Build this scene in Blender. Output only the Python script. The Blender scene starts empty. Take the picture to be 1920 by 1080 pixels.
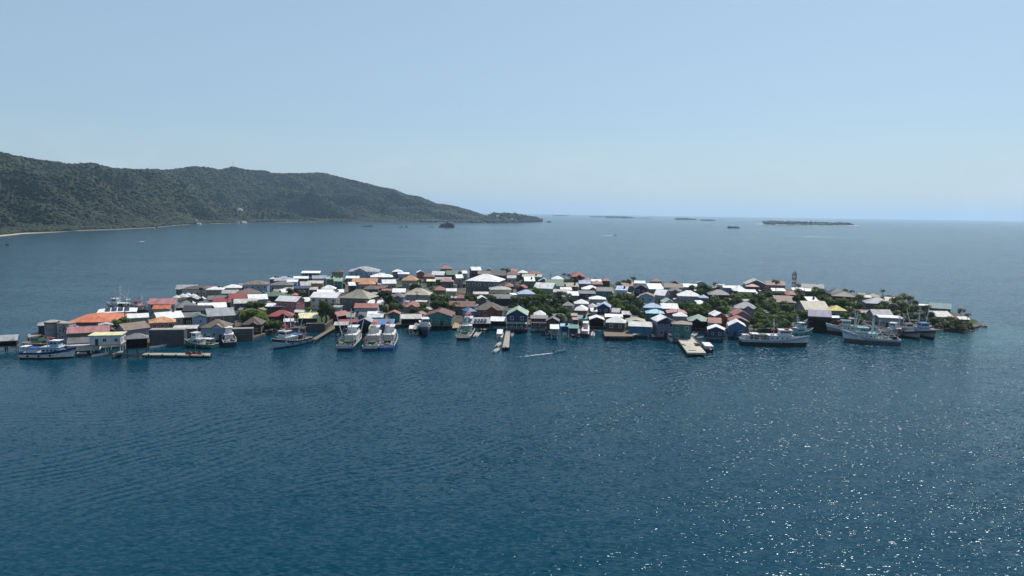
import bpy, bmesh, math, random
import numpy as np
from mathutils import Vector, Matrix, noise as mnoise

R = math.radians
SC = bpy.context.scene
COL = SC.collection

# ------------------------------------------------------------------ camera
CAM_H = 50.0
LENS = 26.0
F = 1920 * LENS / 36.0
PITCH = 5.83
ROLL = 0.82
cam = bpy.data.cameras.new("camera"); camo = bpy.data.objects.new("camera", cam); COL.objects.link(camo)
cam.lens = LENS; cam.sensor_width = 36.0; cam.clip_start = 0.5; cam.clip_end = 200000.0
CAMROT = Matrix.Rotation(R(90 - PITCH), 3, 'X') @ Matrix.Rotation(R(ROLL), 3, 'Z')
camo.matrix_world = Matrix.Translation((0, 0, CAM_H)) @ CAMROT.to_4x4()
SC.camera = camo
SC.render.resolution_x = 1024; SC.render.resolution_y = 576

# ------------------------------------------------------------------ sky, sun, exposure
SUN_EL, SUN_AZ = 54.0, 33.0            # azimuth clockwise from +Y (the view direction)
w = bpy.data.worlds.new("World"); SC.world = w; w.use_nodes = True
nt = w.node_tree; nt.nodes.clear()
sky = nt.nodes.new('ShaderNodeTexSky'); sky.sky_type = 'NISHITA'; sky.sun_disc = False
sky.sun_elevation = R(SUN_EL); sky.sun_rotation = R(SUN_AZ)
sky.altitude = 0; sky.air_density = 1.0; sky.dust_density = 1.3; sky.ozone_density = 2.5
bg = nt.nodes.new('ShaderNodeBackground'); bg.inputs[1].default_value = 0.107
out = nt.nodes.new('ShaderNodeOutputWorld')
tint = nt.nodes.new('ShaderNodeMix'); tint.data_type = 'RGBA'; tint.blend_type = 'MULTIPLY'; tint.inputs[0].default_value = 1.0
tint.inputs[7].default_value = (0.88, 1.0, 1.08, 1)
nt.links.new(sky.outputs[0], tint.inputs[6])
pale = nt.nodes.new('ShaderNodeMix'); pale.data_type = 'RGBA'; pale.inputs[0].default_value = 0.5       # thin high veil that evens the blue out
pale.inputs[7].default_value = (4.0, 5.5, 6.7, 1); nt.links.new(tint.outputs[2], pale.inputs[6])
# faint far clouds low over the sea
tc = nt.nodes.new('ShaderNodeTexCoord'); sp = nt.nodes.new('ShaderNodeSeparateXYZ'); nt.links.new(tc.outputs['Generated'], sp.inputs[0])
mp = nt.nodes.new('ShaderNodeMapping'); mp.inputs['Scale'].default_value = (1, 1, 2.4); nt.links.new(tc.outputs['Generated'], mp.inputs[0])
nz = nt.nodes.new('ShaderNodeTexNoise'); nz.inputs['Scale'].default_value = 9.0; nz.inputs['Detail'].default_value = 6; nz.inputs['Roughness'].default_value = .62; nt.links.new(mp.outputs[0], nz.inputs['Vector'])
rv = nt.nodes.new('ShaderNodeMapRange'); rv.inputs[1].default_value = .28; rv.inputs[2].default_value = .75; rv.inputs[3].default_value = .58; rv.inputs[4].default_value = .12; nt.links.new(sp.outputs[2], rv.inputs[0]); nt.links.new(rv.outputs[0], pale.inputs[0])
r1 = nt.nodes.new('ShaderNodeMapRange'); r1.inputs[1].default_value = .50; r1.inputs[2].default_value = .72; nt.links.new(nz.outputs['Fac'], r1.inputs[0])
r2 = nt.nodes.new('ShaderNodeMapRange'); r2.inputs[1].default_value = .11; r2.inputs[2].default_value = .03; nt.links.new(sp.outputs[2], r2.inputs[0])
ml = nt.nodes.new('ShaderNodeMath'); ml.operation = 'MULTIPLY'; nt.links.new(r1.outputs[0], ml.inputs[0]); nt.links.new(r2.outputs[0], ml.inputs[1])
hb_ = nt.nodes.new('ShaderNodeMath'); hb_.operation = 'MULTIPLY'; hb_.inputs[1].default_value = .32; nt.links.new(r2.outputs[0], hb_.inputs[0])
m2 = nt.nodes.new('ShaderNodeMath'); m2.operation = 'MULTIPLY_ADD'; m2.inputs[1].default_value = .36; nt.links.new(ml.outputs[0], m2.inputs[0]); nt.links.new(hb_.outputs[0], m2.inputs[2])
cl = nt.nodes.new('ShaderNodeMix'); cl.data_type = 'RGBA'; cl.inputs[7].default_value = (6.0, 6.9, 7.6, 1)
nt.links.new(m2.outputs[0], cl.inputs[0]); nt.links.new(pale.outputs[2], cl.inputs[6]); nt.links.new(cl.outputs[2], bg.inputs[0]); nt.links.new(bg.outputs[0], out.inputs[0])
sl = bpy.data.lights.new("sun", 'SUN'); sl.energy = 4.8; sl.angle = R(0.53); sl.color = (1.0, 0.955, 0.89)
so = bpy.data.objects.new("sun", sl); COL.objects.link(so)
sd = Vector((math.sin(R(SUN_AZ)) * math.cos(R(SUN_EL)), math.cos(R(SUN_AZ)) * math.cos(R(SUN_EL)), math.sin(R(SUN_EL))))
so.rotation_euler = sd.to_track_quat('Z', 'Y').to_euler(); so.location = sd * 300
SC.view_settings.view_transform = 'Standard'; SC.view_settings.look = 'None'
SC.view_settings.exposure = 0.0; SC.view_settings.gamma = 1.0
SC.render.engine = 'CYCLES'
SC.cycles.max_bounces = 6; SC.cycles.diffuse_bounces = 3; SC.cycles.glossy_bounces = 3
SC.cycles.volume_bounces = 1; SC.cycles.transparent_max_bounces = 8
SC.cycles.sample_clamp_indirect = 4.0
SC.cycles.use_denoising = True; SC.cycles.denoiser = 'OPENIMAGEDENOISE'
SC.cycles.sample_clamp_direct = 8.0

# ------------------------------------------------------------------ geometry of the photograph
def ray(px, py):
    v = CAMROT @ Vector(((px - 960) / F, (540 - py) / F, -1.0))
    return v

def at(px, py, z=0.0):
    """point of the horizontal plane at height z seen at pixel px,py"""
    v = ray(px, py); t = (z - CAM_H) / v.z
    return Vector((v.x * t, v.y * t, z))

def atd(px, py, d):
    """point on the pixel's ray at forward distance d"""
    v = ray(px, py); t = d / v.y
    return Vector((v.x * t, v.y * t, CAM_H + v.z * t))

TILES = {'A': (0, 520, 6.354), 'B': (240, 490, 5.686), 'C': (480, 490, 5.686), 'D': (720, 490, 5.686),
         'E': (960, 490, 5.686), 'F': (1200, 500, 5.686), 'G': (1440, 490, 6.354), 'H': (1620, 500, 5.686)}
def tx(t, x): return TILES[t][0] + x / TILES[t][2]
def ty(t, y): return TILES[t][1] + y / TILES[t][2]

# ------------------------------------------------------------------ helpers: objects
def tag(o, label=None, cat=None, group=None, kind=None):
    if label: o['label'] = label
    if cat: o['category'] = cat
    if group: o['group'] = group
    if kind: o['kind'] = kind
    return o

def empty(name, loc=(0, 0, 0), rz=0.0):
    o = bpy.data.objects.new(name, None); COL.objects.link(o)
    o.location = loc; o.rotation_euler = (0, 0, rz); o.empty_display_size = 0.5
    return o

def link(name, me, parent=None, loc=None, rz=None, scale=None):
    o = bpy.data.objects.new(name, me); COL.objects.link(o)
    if parent is not None: o.parent = parent
    if loc is not None: o.location = loc
    if rz is not None: o.rotation_euler = (0, 0, rz)
    if scale is not None: o.scale = scale
    return o

def copy_tree(o, parent=None):
    c = o.copy(); COL.objects.link(c); c.parent = parent
    for ch in list(o.children): copy_tree(ch, c)
    return c

class MB:
    """collects boxes, bars and tubes and builds ONE mesh"""
    def __init__(s): s.v = []; s.f = []; s.m = []
    def add(s, vs, fs, mi=0):
        n = len(s.v); s.v += [tuple(v) for v in vs]
        for f in fs: s.f.append(tuple(n + i for i in f)); s.m.append(mi)
        return s
    def box(s, x0, y0, z0, x1, y1, z1, mi=0):
        return s.add([(x0, y0, z0), (x1, y0, z0), (x1, y1, z0), (x0, y1, z0), (x0, y0, z1), (x1, y0, z1), (x1, y1, z1), (x0, y1, z1)],
                     [(3, 2, 1, 0), (4, 5, 6, 7), (0, 1, 5, 4), (1, 2, 6, 5), (2, 3, 7, 6), (3, 0, 4, 7)], mi)
    def hexa(s, lo, hi, mi=0):
        return s.add(list(lo) + list(hi), [(3, 2, 1, 0), (4, 5, 6, 7), (0, 1, 5, 4), (1, 2, 6, 5), (2, 3, 7, 6), (3, 0, 4, 7)], mi)
    def prism(s, poly, z0, z1, mi=0):
        n = len(poly)
        vs = [(p[0], p[1], z0) for p in poly] + [(p[0], p[1], z1) for p in poly]
        fs = [tuple(range(n - 1, -1, -1)), tuple(range(n, 2 * n))]
        for i in range(n): j = (i + 1) % n; fs.append((i, j, n + j, n + i))
        return s.add(vs, fs, mi)
    def tube(s, p, q, r0, r1=None, n=6, mi=0):
        if r1 is None: r1 = r0
        p = Vector(p); q = Vector(q); d = (q - p)
        if d.length < 1e-6: return s
        d.normalize(); a = d.orthogonal().normalized(); b = d.cross(a)
        vs = []
        for c, r in ((p, r0), (q, r1)):
            for i in range(n):
                t = 2 * math.pi * i / n; vs.append(c + a * (r * math.cos(t)) + b * (r * math.sin(t)))
        fs = [tuple(range(n - 1, -1, -1)), tuple(range(n, 2 * n))]
        for i in range(n): j = (i + 1) % n; fs.append((i, j, n + j, n + i))
        return s.add(vs, fs, mi)
    def path(s, pts, r0, r1=None, n=6, mi=0):
        if r1 is None: r1 = r0
        k = len(pts) - 1
        for i in range(k):
            s.tube(pts[i], pts[i + 1], r0 + (r1 - r0) * i / k, r0 + (r1 - r0) * (i + 1) / k, n, mi)
        return s
    def mesh(s, name, mats, smooth=False):
        me = bpy.data.meshes.new(name); me.from_pydata(s.v, [], s.f)
        for m in (mats if isinstance(mats, (list, tuple)) else [mats]): me.materials.append(m)
        me.polygons.foreach_set('material_index', s.m)
        if smooth: me.polygons.foreach_set('use_smooth', [True] * len(s.f))
        me.update(); return me
    def build(s, name, mats, parent=None, smooth=False, loc=None, rz=None):
        return link(name, s.mesh(name, mats, smooth), parent, loc, rz)

# ------------------------------------------------------------------ helpers: materials
class NG:
    def __init__(s, name):
        s.m = bpy.data.materials.new(name); s.m.use_nodes = True; s.t = s.m.node_tree; s.t.nodes.clear()
        s.out = s.t.nodes.new('ShaderNodeOutputMaterial')
    def n(s, typ, **kw):
        nd = s.t.nodes.new(typ)
        for k, v in kw.items(): setattr(nd, k, v)
        return nd
    def l(s, a, b): s.t.links.new(a, b)
    def math(s, op, a, b=None, c=None):
        nd = s.n('ShaderNodeMath', operation=op)
        for i, v in enumerate((a, b, c)):
            if v is None: continue
            if isinstance(v, (int, float)): nd.inputs[i].default_value = v
            else: s.l(v, nd.inputs[i])
        return nd.outputs[0]
    def vmath(s, op, a, b=None, scale=None):
        nd = s.n('ShaderNodeVectorMath', operation=op)
        for i, v in enumerate((a, b)):
            if v is None: continue
            if isinstance(v, (tuple, list)): nd.inputs[i].default_value = v
            else: s.l(v, nd.inputs[i])
        if scale is not None:
            if isinstance(scale, (int, float)): nd.inputs['Scale'].default_value = scale
            else: s.l(scale, nd.inputs['Scale'])
        return nd.outputs['Value'] if op in ('DOT_PRODUCT', 'LENGTH') else nd.outputs[0]
    def noise(s, vec, scale, detail=3, rough=0.5, dist=0.0):
        nd = s.n('ShaderNodeTexNoise'); nd.inputs['Scale'].default_value = scale
        nd.inputs['Detail'].default_value = detail; nd.inputs['Roughness'].default_value = rough
        nd.inputs['Distortion'].default_value = dist
        if vec is not None: s.l(vec, nd.inputs['Vector'])
        return nd
    def mapr(s, v, a, b, c, d, smooth=False):
        nd = s.n('ShaderNodeMapRange'); nd.clamp = True
        if smooth: nd.interpolation_type = 'SMOOTHSTEP'
        s.l(v, nd.inputs[0])
        for i, x in enumerate((a, b, c, d)): nd.inputs[i + 1].default_value = x
        return nd.outputs[0]
    def mix(s, f, a, b):
        nd = s.n('ShaderNodeMix', data_type='RGBA'); 
        for idx, v in ((0, f), (6, a), (7, b)):
            if isinstance(v, (int, float)): nd.inputs[idx].default_value = v
            elif isinstance(v, tuple): nd.inputs[idx].default_value = (v[0], v[1], v[2], 1)
            else: s.l(v, nd.inputs[idx])
        return nd.outputs[2]
    def mapping(s, vec, scale=(1, 1, 1), rot=(0, 0, 0)):
        nd = s.n('ShaderNodeMapping'); nd.inputs['Scale'].default_value = scale; nd.inputs['Rotation'].default_value = rot
        s.l(vec, nd.inputs['Vector']); return nd.outputs[0]
    def pos(s): return s.n('ShaderNodeNewGeometry').outputs['Position']
    def obj(s): return s.n('ShaderNodeTexCoord').outputs['Object']
    def rnd(s): return s.n('ShaderNodeObjectInfo').outputs['Random']
    def pbr(s, col, rough=0.6, metal=0.0, spec=None):
        b = s.n('ShaderNodeBsdfPrincipled')
        if isinstance(col, tuple): b.inputs['Base Color'].default_value = (col[0], col[1], col[2], 1)
        else: s.l(col, b.inputs['Base Color'])
        if isinstance(rough, (int, float)): b.inputs['Roughness'].default_value = rough
        else: s.l(rough, b.inputs['Roughness'])
        b.inputs['Metallic'].default_value = metal
        if spec is not None: b.inputs['Specular IOR Level'].default_value = spec
        s.l(b.outputs[0], s.out.inputs[0]); return b
    def bump(s, b, h, dist=0.05, strength=1.0):
        nd = s.n('ShaderNodeBump'); nd.inputs['Distance'].default_value = dist; nd.inputs['Strength'].default_value = strength
        s.l(h, nd.inputs['Height']); s.l(nd.outputs[0], b.inputs['Normal']); return nd
# ================================================================== THE SEA
def water_material():
    g = NG('sea_water')
    P = g.pos()
    # large patches of wind
    patch = g.noise(g.mapping(P, (1, 2.6, 1), (0, 0, R(24))), 0.006, 4, 0.6).outputs['Fac']
    wind = g.mapr(patch, 0.38, 0.62, 0.62, 1.25)
    xx = g.n('ShaderNodeSeparateXYZ'); g.l(P, xx.inputs[0])
    # rougher water to the open right, sheltered water to the left
    shelter = g.mapr(g.math('SUBTRACT', xx.outputs[0], g.math('MULTIPLY', xx.outputs[1], -0.15)), -140, 190, 0.62, 1.38, True)
    far = g.mapr(xx.outputs[1], 380, 900, 0.0, 0.22, True)
    ba = at(700, 960); bb = at(1120, 790); bu = (bb - ba).normalized(); bn = Vector((-bu.y, bu.x, 0))
    bq = g.vmath('SUBTRACT', P, tuple(ba)); bw = g.math('MULTIPLY', g.math('SUBTRACT', patch, .5), 30)
    band = g.mapr(g.math('ABSOLUTE', g.math('ADD', g.vmath('DOT_PRODUCT', bq, tuple(bn)), bw)), 0, 6.5, .75, 0, True)
    band = g.math('MULTIPLY', band, g.mapr(g.vmath('DOT_PRODUCT', bq, tuple(bu)), -10, 15, 0, 1, True))
    amp = g.math('ADD', band, g.math('MULTIPLY', wind, g.math('ADD', shelter, far)))
    def slope(scale, stretch, rot, k, detail):
        nz = g.noise(g.mapping(P, (stretch, 1, 1), (0, 0, R(rot))), scale, detail, 0.55)
        v = g.vmath('SUBTRACT', nz.outputs['Color'], (0.5, 0.5, 0.5))
        return g.vmath('MULTIPLY', v, (k * 0.8, k, 0))
    fine = slope(2.3, 0.42, 14, 1.38, 3)
    fl = g.vmath('LENGTH', fine)
    fine = g.vmath('SCALE', fine, scale=g.math('MULTIPLY_ADD', fl, 4.5, 0.25))     # steep little crests, flatter between
    s = g.vmath('ADD', fine, slope(0.42, 0.5, 18, 0.27, 2))
    s = g.vmath('ADD', s, slope(0.09, 0.5, 10, 0.08, 1))
    s = g.vmath('SCALE', s, scale=amp)
    # long wash lines left by passing boats: wave packets along a crest line, running obliquely over the near water
    wv = g.vmath('SUBTRACT', g.noise(P, 0.011, 2, 0.5).outputs['Color'], (0.5, 0.5, 0.5))
    fr = g.noise(P, 0.05, 2, 0.5).outputs['Fac']
    def packet(p0, p1, wl, width, k, warp, off=0.0):
        a = at(*p0); b = at(*p1); u = (b - a); L = u.length; u.normalize(); n = Vector((-u.y, u.x, 0))
        q = g.vmath('ADD', g.vmath('SUBTRACT', P, tuple(a)), g.vmath('SCALE', wv, scale=warp))
        s_ = g.vmath('DOT_PRODUCT', q, tuple(n)); t_ = g.math('DIVIDE', g.vmath('DOT_PRODUCT', q, tuple(u)), L)
        env = g.math('MULTIPLY', g.mapr(g.math('ABSOLUTE', s_), 0, width, 1, 0, True), g.math('MULTIPLY', g.mapr(t_, -.25, .05, 0, 1, True), g.mapr(t_, .9, 1.3, 1, 0, True)))
        env = g.math('MULTIPLY', env, g.mapr(fr, .3, .6, .35, 1.0))
        c = g.math('COSINE', g.math('MULTIPLY', s_, 2 * math.pi / wl))
        return g.vmath('SCALE', g.vmath('ADD', (0, 0, 0), tuple(n)), scale=g.math('MULTIPLY', g.math('MULTIPLY', c, env), k * 1.4))
    for args in (((-60, 900), (860, 692), 2.6, 16, .11, 60), ((120, 960), (760, 740), 3.0, 14, .075, 50), ((330, 830), (1000, 700), 2.2, 12, .08, 40),
                 ((420, 745), (1260, 690), 3.0, 14, .08, 45), ((900, 760), (1320, 690), 2.6, 10, .10, 30), ((-60, 790), (560, 742), 3.2, 20, .06, 60), ((600, 900), (1100, 800), 2.4, 9, .09, 40),
                 ((1150, 1090), (1800, 870), 9.0, 22, .05, 40), ((1500, 1080), (1990, 900), 7.0, 22, .05, 40), ((1420, 780), (1900, 830), 5.0, 40, .03, 60)):
        s = g.vmath('ADD', s, packet(*args))
    nrm = g.vmath('NORMALIZE', g.vmath('ADD', s, (0, 0, 1)))
    # water body colour, paler and greener over the shoals
    deep = (0.0009, 0.033, 0.056)
    shoal = (0.035, 0.13, 0.13)
    def blob(cx, cy, rx, ry, rot=0):
        c = g.vmath('SUBTRACT', P, (cx, cy, 0))
        m = g.mapping(c, (1 / rx, 1 / ry, 1), (0, 0, 0))
        wob = g.noise(P, 0.02, 3, 0.6).outputs['Fac']
        L = g.math('ADD', g.vmath('LENGTH', m), g.math('MULTIPLY', g.math('SUBTRACT', wob, 0.5), 0.9))
        return g.mapr(L, 0.55, 1.15, 1.0, 0.0, True)
    p = at(1810, 625); b1 = blob(p.x, p.y, 50, 40)
    p = at(860, 425); b2 = blob(p.x, p.y, 420, 160)
    p = at(1545, 444); b3 = blob(p.x, p.y, 130, 90)
    p = at(1420, 430); b4 = blob(p.x, p.y, 160, 120)
    p = at(1900, 650); b5 = blob(p.x, p.y, 60, 30)
    tot = g.math('MAXIMUM', g.math('MAXIMUM', g.math('MULTIPLY', b1, .42), g.math('MULTIPLY', b2, 0.8)), g.math('MAXIMUM', g.math('MULTIPLY', b3, 1.0), g.math('MAXIMUM', g.math('MULTIPLY', b4, 0.7), g.math('MULTIPLY', b5, 0.15))))
    col = g.mix(tot, deep, shoal)
    tone = g.noise(P, 0.004, 3, 0.5).outputs['Fac']
    col = g.mix(g.mapr(tone, 0.35, 0.65, 0.0, 0.35), col, (0.0012, 0.040, 0.062))
    b = g.pbr(col, 0.17)
    b.inputs['IOR'].default_value = 1.333; b.inputs['Specular IOR Level'].default_value = 0.16
    b.inputs['Specular Tint'].default_value = (0.48, 0.76, 1.0, 1)
    g.l(nrm, b.inputs['Normal'])
    return g.m
WATER = water_material()
me = bpy.data.meshes.new('sea')
S = 30000.0
me.from_pydata([(-S, -600, 0), (S, -600, 0), (S, S, 0), (-S, S, 0)], [], [(0, 1, 2, 3)]); me.materials.append(WATER)
tag(link('sea', me), 'open blue sea with small wind waves and sun glitter', 'sea', kind='structure')

# ================================================================== FAR HILLS
def vnoise(x, y, z=0.0, o=4):
    return mnoise.fractal(Vector((x, y, z)), 0.9, 2.1, o, noise_basis='PERLIN_ORIGINAL')

def interp(tab, x):
    if x <= tab[0][0]:
        (x0, y0), (x1, y1) = tab[0], tab[1]
        return y0 + (y1 - y0) * (x - x0) / (x1 - x0) if len(tab) > 1 else y0
    for (x0, y0), (x1, y1) in zip(tab, tab[1:]):
        if x <= x1: return y0 + (y1 - y0) * (x - x0) / (x1 - x0)
    return tab[-1][1]

RIDGE = [(-420, 262), (-200, 275), (0, 287), (41, 294), (68, 300), (117, 306.5), (141, 308), (163, 306), (190, 311), (217, 317.5), (260, 319), (325, 319),
         (371, 313), (412, 318), (438, 313), (461, 319), (480, 320), (499, 322), (509, 327), (535, 326), (561, 325.7), (598, 324), (616, 327),
         (637, 332.6), (664, 339), (691, 345), (716, 352), (740, 357), (761, 366), (788, 370), (806, 377), (818, 383), (852, 388), (885, 397), (906, 405)]
SHORE = [(-420, 470), (-200, 454), (0, 443), (40, 438.5), (100, 436), (150, 433), (230, 430), (290, 427), (330, 422.5), (400, 419.5), (480, 417.3),
         (620, 416), (760, 416.3), (860, 417.3), (906, 417.5)]
RDEP = [(-420, 850), (0, 950), (300, 1100), (600, 900), (760, 650), (850, 380), (906, 160)]
HEAD_R = [(884, 413), (900, 408), (912, 405), (927, 401), (948, 399.7), (969, 402), (987, 405.5), (1006, 408.5), (1016, 414.5)]
HEAD_S = [(884, 418), (915, 417.8), (960, 417.2), (1016, 415.8)]
HEAD_D = [(884, 60), (912, 110), (948, 140), (987, 90), (1016, 15)]

LOWLAND = [(-420, 0.2), (0, 0.17), (160, 0.13), (300, 0.04), (1000, 0.0)]
HILLPTS = []
def hill(name, rid, sho, dep, x0, x1, nu, nv, gully, label, mat):
    vs = []; fs = []
    for i in range(nu + 1):
        px = x0 + (x1 - x0) * i / nu
        s = at(px, interp(sho, px), 0.0)
        d = s.y + interp(dep, px)
        r = atd(px, interp(rid, px) , d)
        for j in range(nv + 1):
            t = -0.02 + 1.62 * j / nv
            x = s.x + (r.x - s.x) * t; y = s.y + (r.y - s.y) * t
            if t <= 1:
                tt = max(t, 0)
                flat = interp(LOWLAND, px); tq = max(0.0, (tt - flat) / (1 - flat))
                prof = 0.80 * tq ** 1.1 + 0.20 * tq * tq
                z = r.z * prof
                env = math.sin(math.pi * min(tt, 1)) ** 0.8 if tt > 0 else 0
                n = vnoise(x / (gully * 2.0), y / (gully * 1.1), 3.1, 4)
                n2 = 1 - abs(vnoise(x / (gully * 2.2) + 9, y / (gully * 0.8), 7.7, 3)) * 3.2
                z += env * r.z * (0.62 * n + 0.40 * n2 - 0.20) * (0.15 + 0.85 * min(1, tq * 4))
                z = min(z, CAM_H + (r.z - CAM_H) * (y / r.y) - 1.5 * env) if tt > .5 else z
                if tt > 0: z = max(z, 1.0 + tt * 8)
                else: z = -3
            else:
                u = (t - 1) / 0.6
                z = r.z * (1 - u ** 1.4) - 2
            vs.append((x, y, z))
    for i in range(nu):
        for j in range(nv):
            a = i * (nv + 1) + j
            fs.append((a, a + nv + 1, a + nv + 2, a + 1))
    me = bpy.data.meshes.new(name); me.from_pydata(vs, [], fs); me.materials.append(mat)
    me.polygons.foreach_set('use_smooth', [True] * len(fs)); me.update()
    o = link(name, me); tag(o, label, 'hills', kind='structure')
    HILLPTS.append((np.array(vs).reshape(nu + 1, nv + 1, 3), x0, x1))
    return o

def hill_mat():
    g = NG('hill_ground'); P = g.pos()
    n = g.noise(P, 0.02, 5, 0.6).outputs['Fac']
    c = g.mix(g.mapr(n, 0.35, 0.65, 0, 1), (0.020, 0.030, 0.012), (0.045, 0.052, 0.024))
    sep = g.n('ShaderNodeSeparateXYZ'); g.l(P, sep.inputs[0])
    sn = g.mapr(g.noise(P, 0.006, 2, .5).outputs['Fac'], .46, .52, 0, 1)
    near_ = g.mapr(sep.outputs[1], 1280, 1480, 1.0, 0.0)
    sand = g.math('MULTIPLY', g.mapr(sep.outputs[2], 1.0, 1.5, 1.0, 0.0), g.math('MAXIMUM', near_, g.math('MULTIPLY', sn, .35)))
    c = g.mix(sand, c, (0.42, 0.36, 0.26))
    b = g.pbr(c, 0.9, spec=0.1); return g.m
def foliage_mat(name, dark, light, scale=0.5, rough=0.65, trans=0.0):
    g = NG(name); P = g.pos()
    at_ = g.n('ShaderNodeAttribute'); at_.attribute_name = 'tone'
    n = g.noise(P, scale, 3, 0.6).outputs['Fac']
    big = g.noise(P, 0.012, 3, 0.55).outputs['Fac']
    v = g.math('ADD', g.math('MULTIPLY', at_.outputs['Fac'], 0.45), g.math('ADD', g.math('MULTIPLY', n, 0.35), g.math('MULTIPLY', g.math('SUBTRACT', big, 0.5), 1.5)))
    c = g.mix(g.mapr(v, 0.15, 0.85, 0, 1), dark, light)
    b = g.pbr(c, rough, spec=0.25)
    if trans > 0:
        tr = g.n('ShaderNodeBsdfTranslucent'); g.l(c, tr.inputs['Color']); mx = g.n('ShaderNodeMixShader'); mx.inputs[0].default_value = trans
        g.l(b.outputs[0], mx.inputs[1]); g.l(tr.outputs[0], mx.inputs[2]); g.l(mx.outputs[0], g.out.inputs[0])
    return g.m
M_HILL = hill_mat()
M_FOREST = foliage_mat('forest_foliage', (0.006, 0.012, 0.007), (0.036, 0.053, 0.019), 0.10, 0.8)
hill('hills', RIDGE, SHORE, RDEP, -420, 906, 420, 70, 330, 'long forested ridge across the bay at left', M_HILL)
hill('headland', HEAD_R, HEAD_S, HEAD_D, 884, 1016, 60, 18, 120, 'small wooded headland at the end of the ridge', M_HILL)

def ico_template(sub, seed, sq=0.75, amp=0.28):
    bm = bmesh.new(); bmesh.ops.create_icosphere(bm, subdivisions=sub, radius=1.0)
    rnd = random.Random(seed)
    for v in bm.verts:
        k = 1 + amp * (mnoise.noise(v.co * 1.9 + Vector((seed * 3.7, 0, 0)))) * 2 + rnd.uniform(-0.08, 0.08)
        v.co *= k; v.co.z *= sq
    bm.verts.ensure_lookup_table()
    V = np.array([v.co[:] for v in bm.verts]); Fc = np.array([[v.index for v in f.verts] for f in bm.faces]); bm.free()
    return V, Fc

def merge_crowns(name, pts, mat, label, cat, sub=2, seed=5):
    """one mesh of lumpy crowns for a far wood nobody could count. pts: (x,y,z,r)"""
    rs = np.random.RandomState(seed)
    temps = [ico_template(sub, k) for k in range(5)]
    Vs = []; Fs = []; tone = []; off = 0
    pts = np.array(pts); idx = rs.randint(0, 5, len(pts))
    for k in range(5):
        P = pts[idx == k]; n = len(P)
        if n == 0: continue
        V, Fc = temps[k]
        ang = rs.uniform(0, 2 * np.pi, n); c = np.cos(ang); s = np.sin(ang)
        r = P[:, 3][:, None]; hz = rs.uniform(0.8, 1.25, n)[:, None]
        X = (V[None, :, 0] * c[:, None] - V[None, :, 1] * s[:, None]) * r + P[:, 0][:, None]
        Y = (V[None, :, 0] * s[:, None] + V[None, :, 1] * c[:, None]) * r + P[:, 1][:, None]
        Z = V[None, :, 2] * r * hz + P[:, 2][:, None]
        Vs.append(np.stack([X, Y, Z], -1).reshape(-1, 3))
        Fs.append((Fc[None] + (np.arange(n) * len(V))[:, None, None] + off).reshape(-1, 3))
        tone.append(np.repeat(rs.uniform(0, 1, n), len(Fc)))
        off += n * len(V)
    V = np.concatenate(Vs); Fa = np.concatenate(Fs); T = np.concatenate(tone)
    me = bpy.data.meshes.new(name); me.vertices.add(len(V)); me.vertices.foreach_set('co', V.ravel())
    me.loops.add(len(Fa) * 3); me.loops.foreach_set('vertex_index', Fa.ravel().astype(np.int32))
    me.polygons.add(len(Fa)); me.polygons.foreach_set('loop_start', np.arange(0, len(Fa) * 3, 3, dtype=np.int32))
    me.update(calc_edges=True)
    a = me.attributes.new('tone', 'FLOAT', 'FACE'); a.data.foreach_set('value', T.astype(np.float32))
    me.materials.append(mat); o = link(name, me); tag(o, label, cat, kind='stuff'); return o

def scatter_on_hill(G, n, seed, rmin, rmax, tmax=0.78):
    rs = random.Random(seed); nu, nv, _ = G.shape; out = []
    # weight by real area of the column
    area = np.linalg.norm(G[1:, 1:, :2] - G[:-1, :-1, :2], axis=2)
    for _ in range(n):
        i = rs.random() * (nu - 1.001); j = (0.0125 + 0.06 * rs.random() ** 0.5 * 0 + rs.random() * tmax) * (nv - 1.001)
        a, b = int(i), int(j); fi, fj = i - a, j - b
        p = G[a, b] * (1 - fi) * (1 - fj) + G[a + 1, b] * fi * (1 - fj) + G[a, b + 1] * (1 - fi) * fj + G[a + 1, b + 1] * fi * fj
        if p[2] < 1.2: continue
        k = min(1.0, max(0.0, (p[1] - 1200) / 2600.0))
        r = (rmin + (rmax - rmin) * rs.random() ** 1.6) * (1 + 0.55 * k)
        out.append((p[0], p[1], p[2] + r * 0.15, r))
    return out
pts = scatter_on_hill(HILLPTS[0][0], 66000, 3, 2.2, 5.2)
# extra fine canopy along the near shore
G0 = HILLPTS[0][0]
pts += [p for p in scatter_on_hill(G0[:420], 14000, 8, 2.5, 6.0, 0.14)]
merge_crowns('forest', pts, M_FOREST, 'dense dark forest canopy covering the ridge across the bay', 'forest', 2)
pts = scatter_on_hill(HILLPTS[1][0], 900, 4, 3.5, 7, 0.75)
merge_crowns('headland_wood', pts, M_FOREST, 'wood covering the small headland at the end of the ridge', 'wood', 2)

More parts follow.
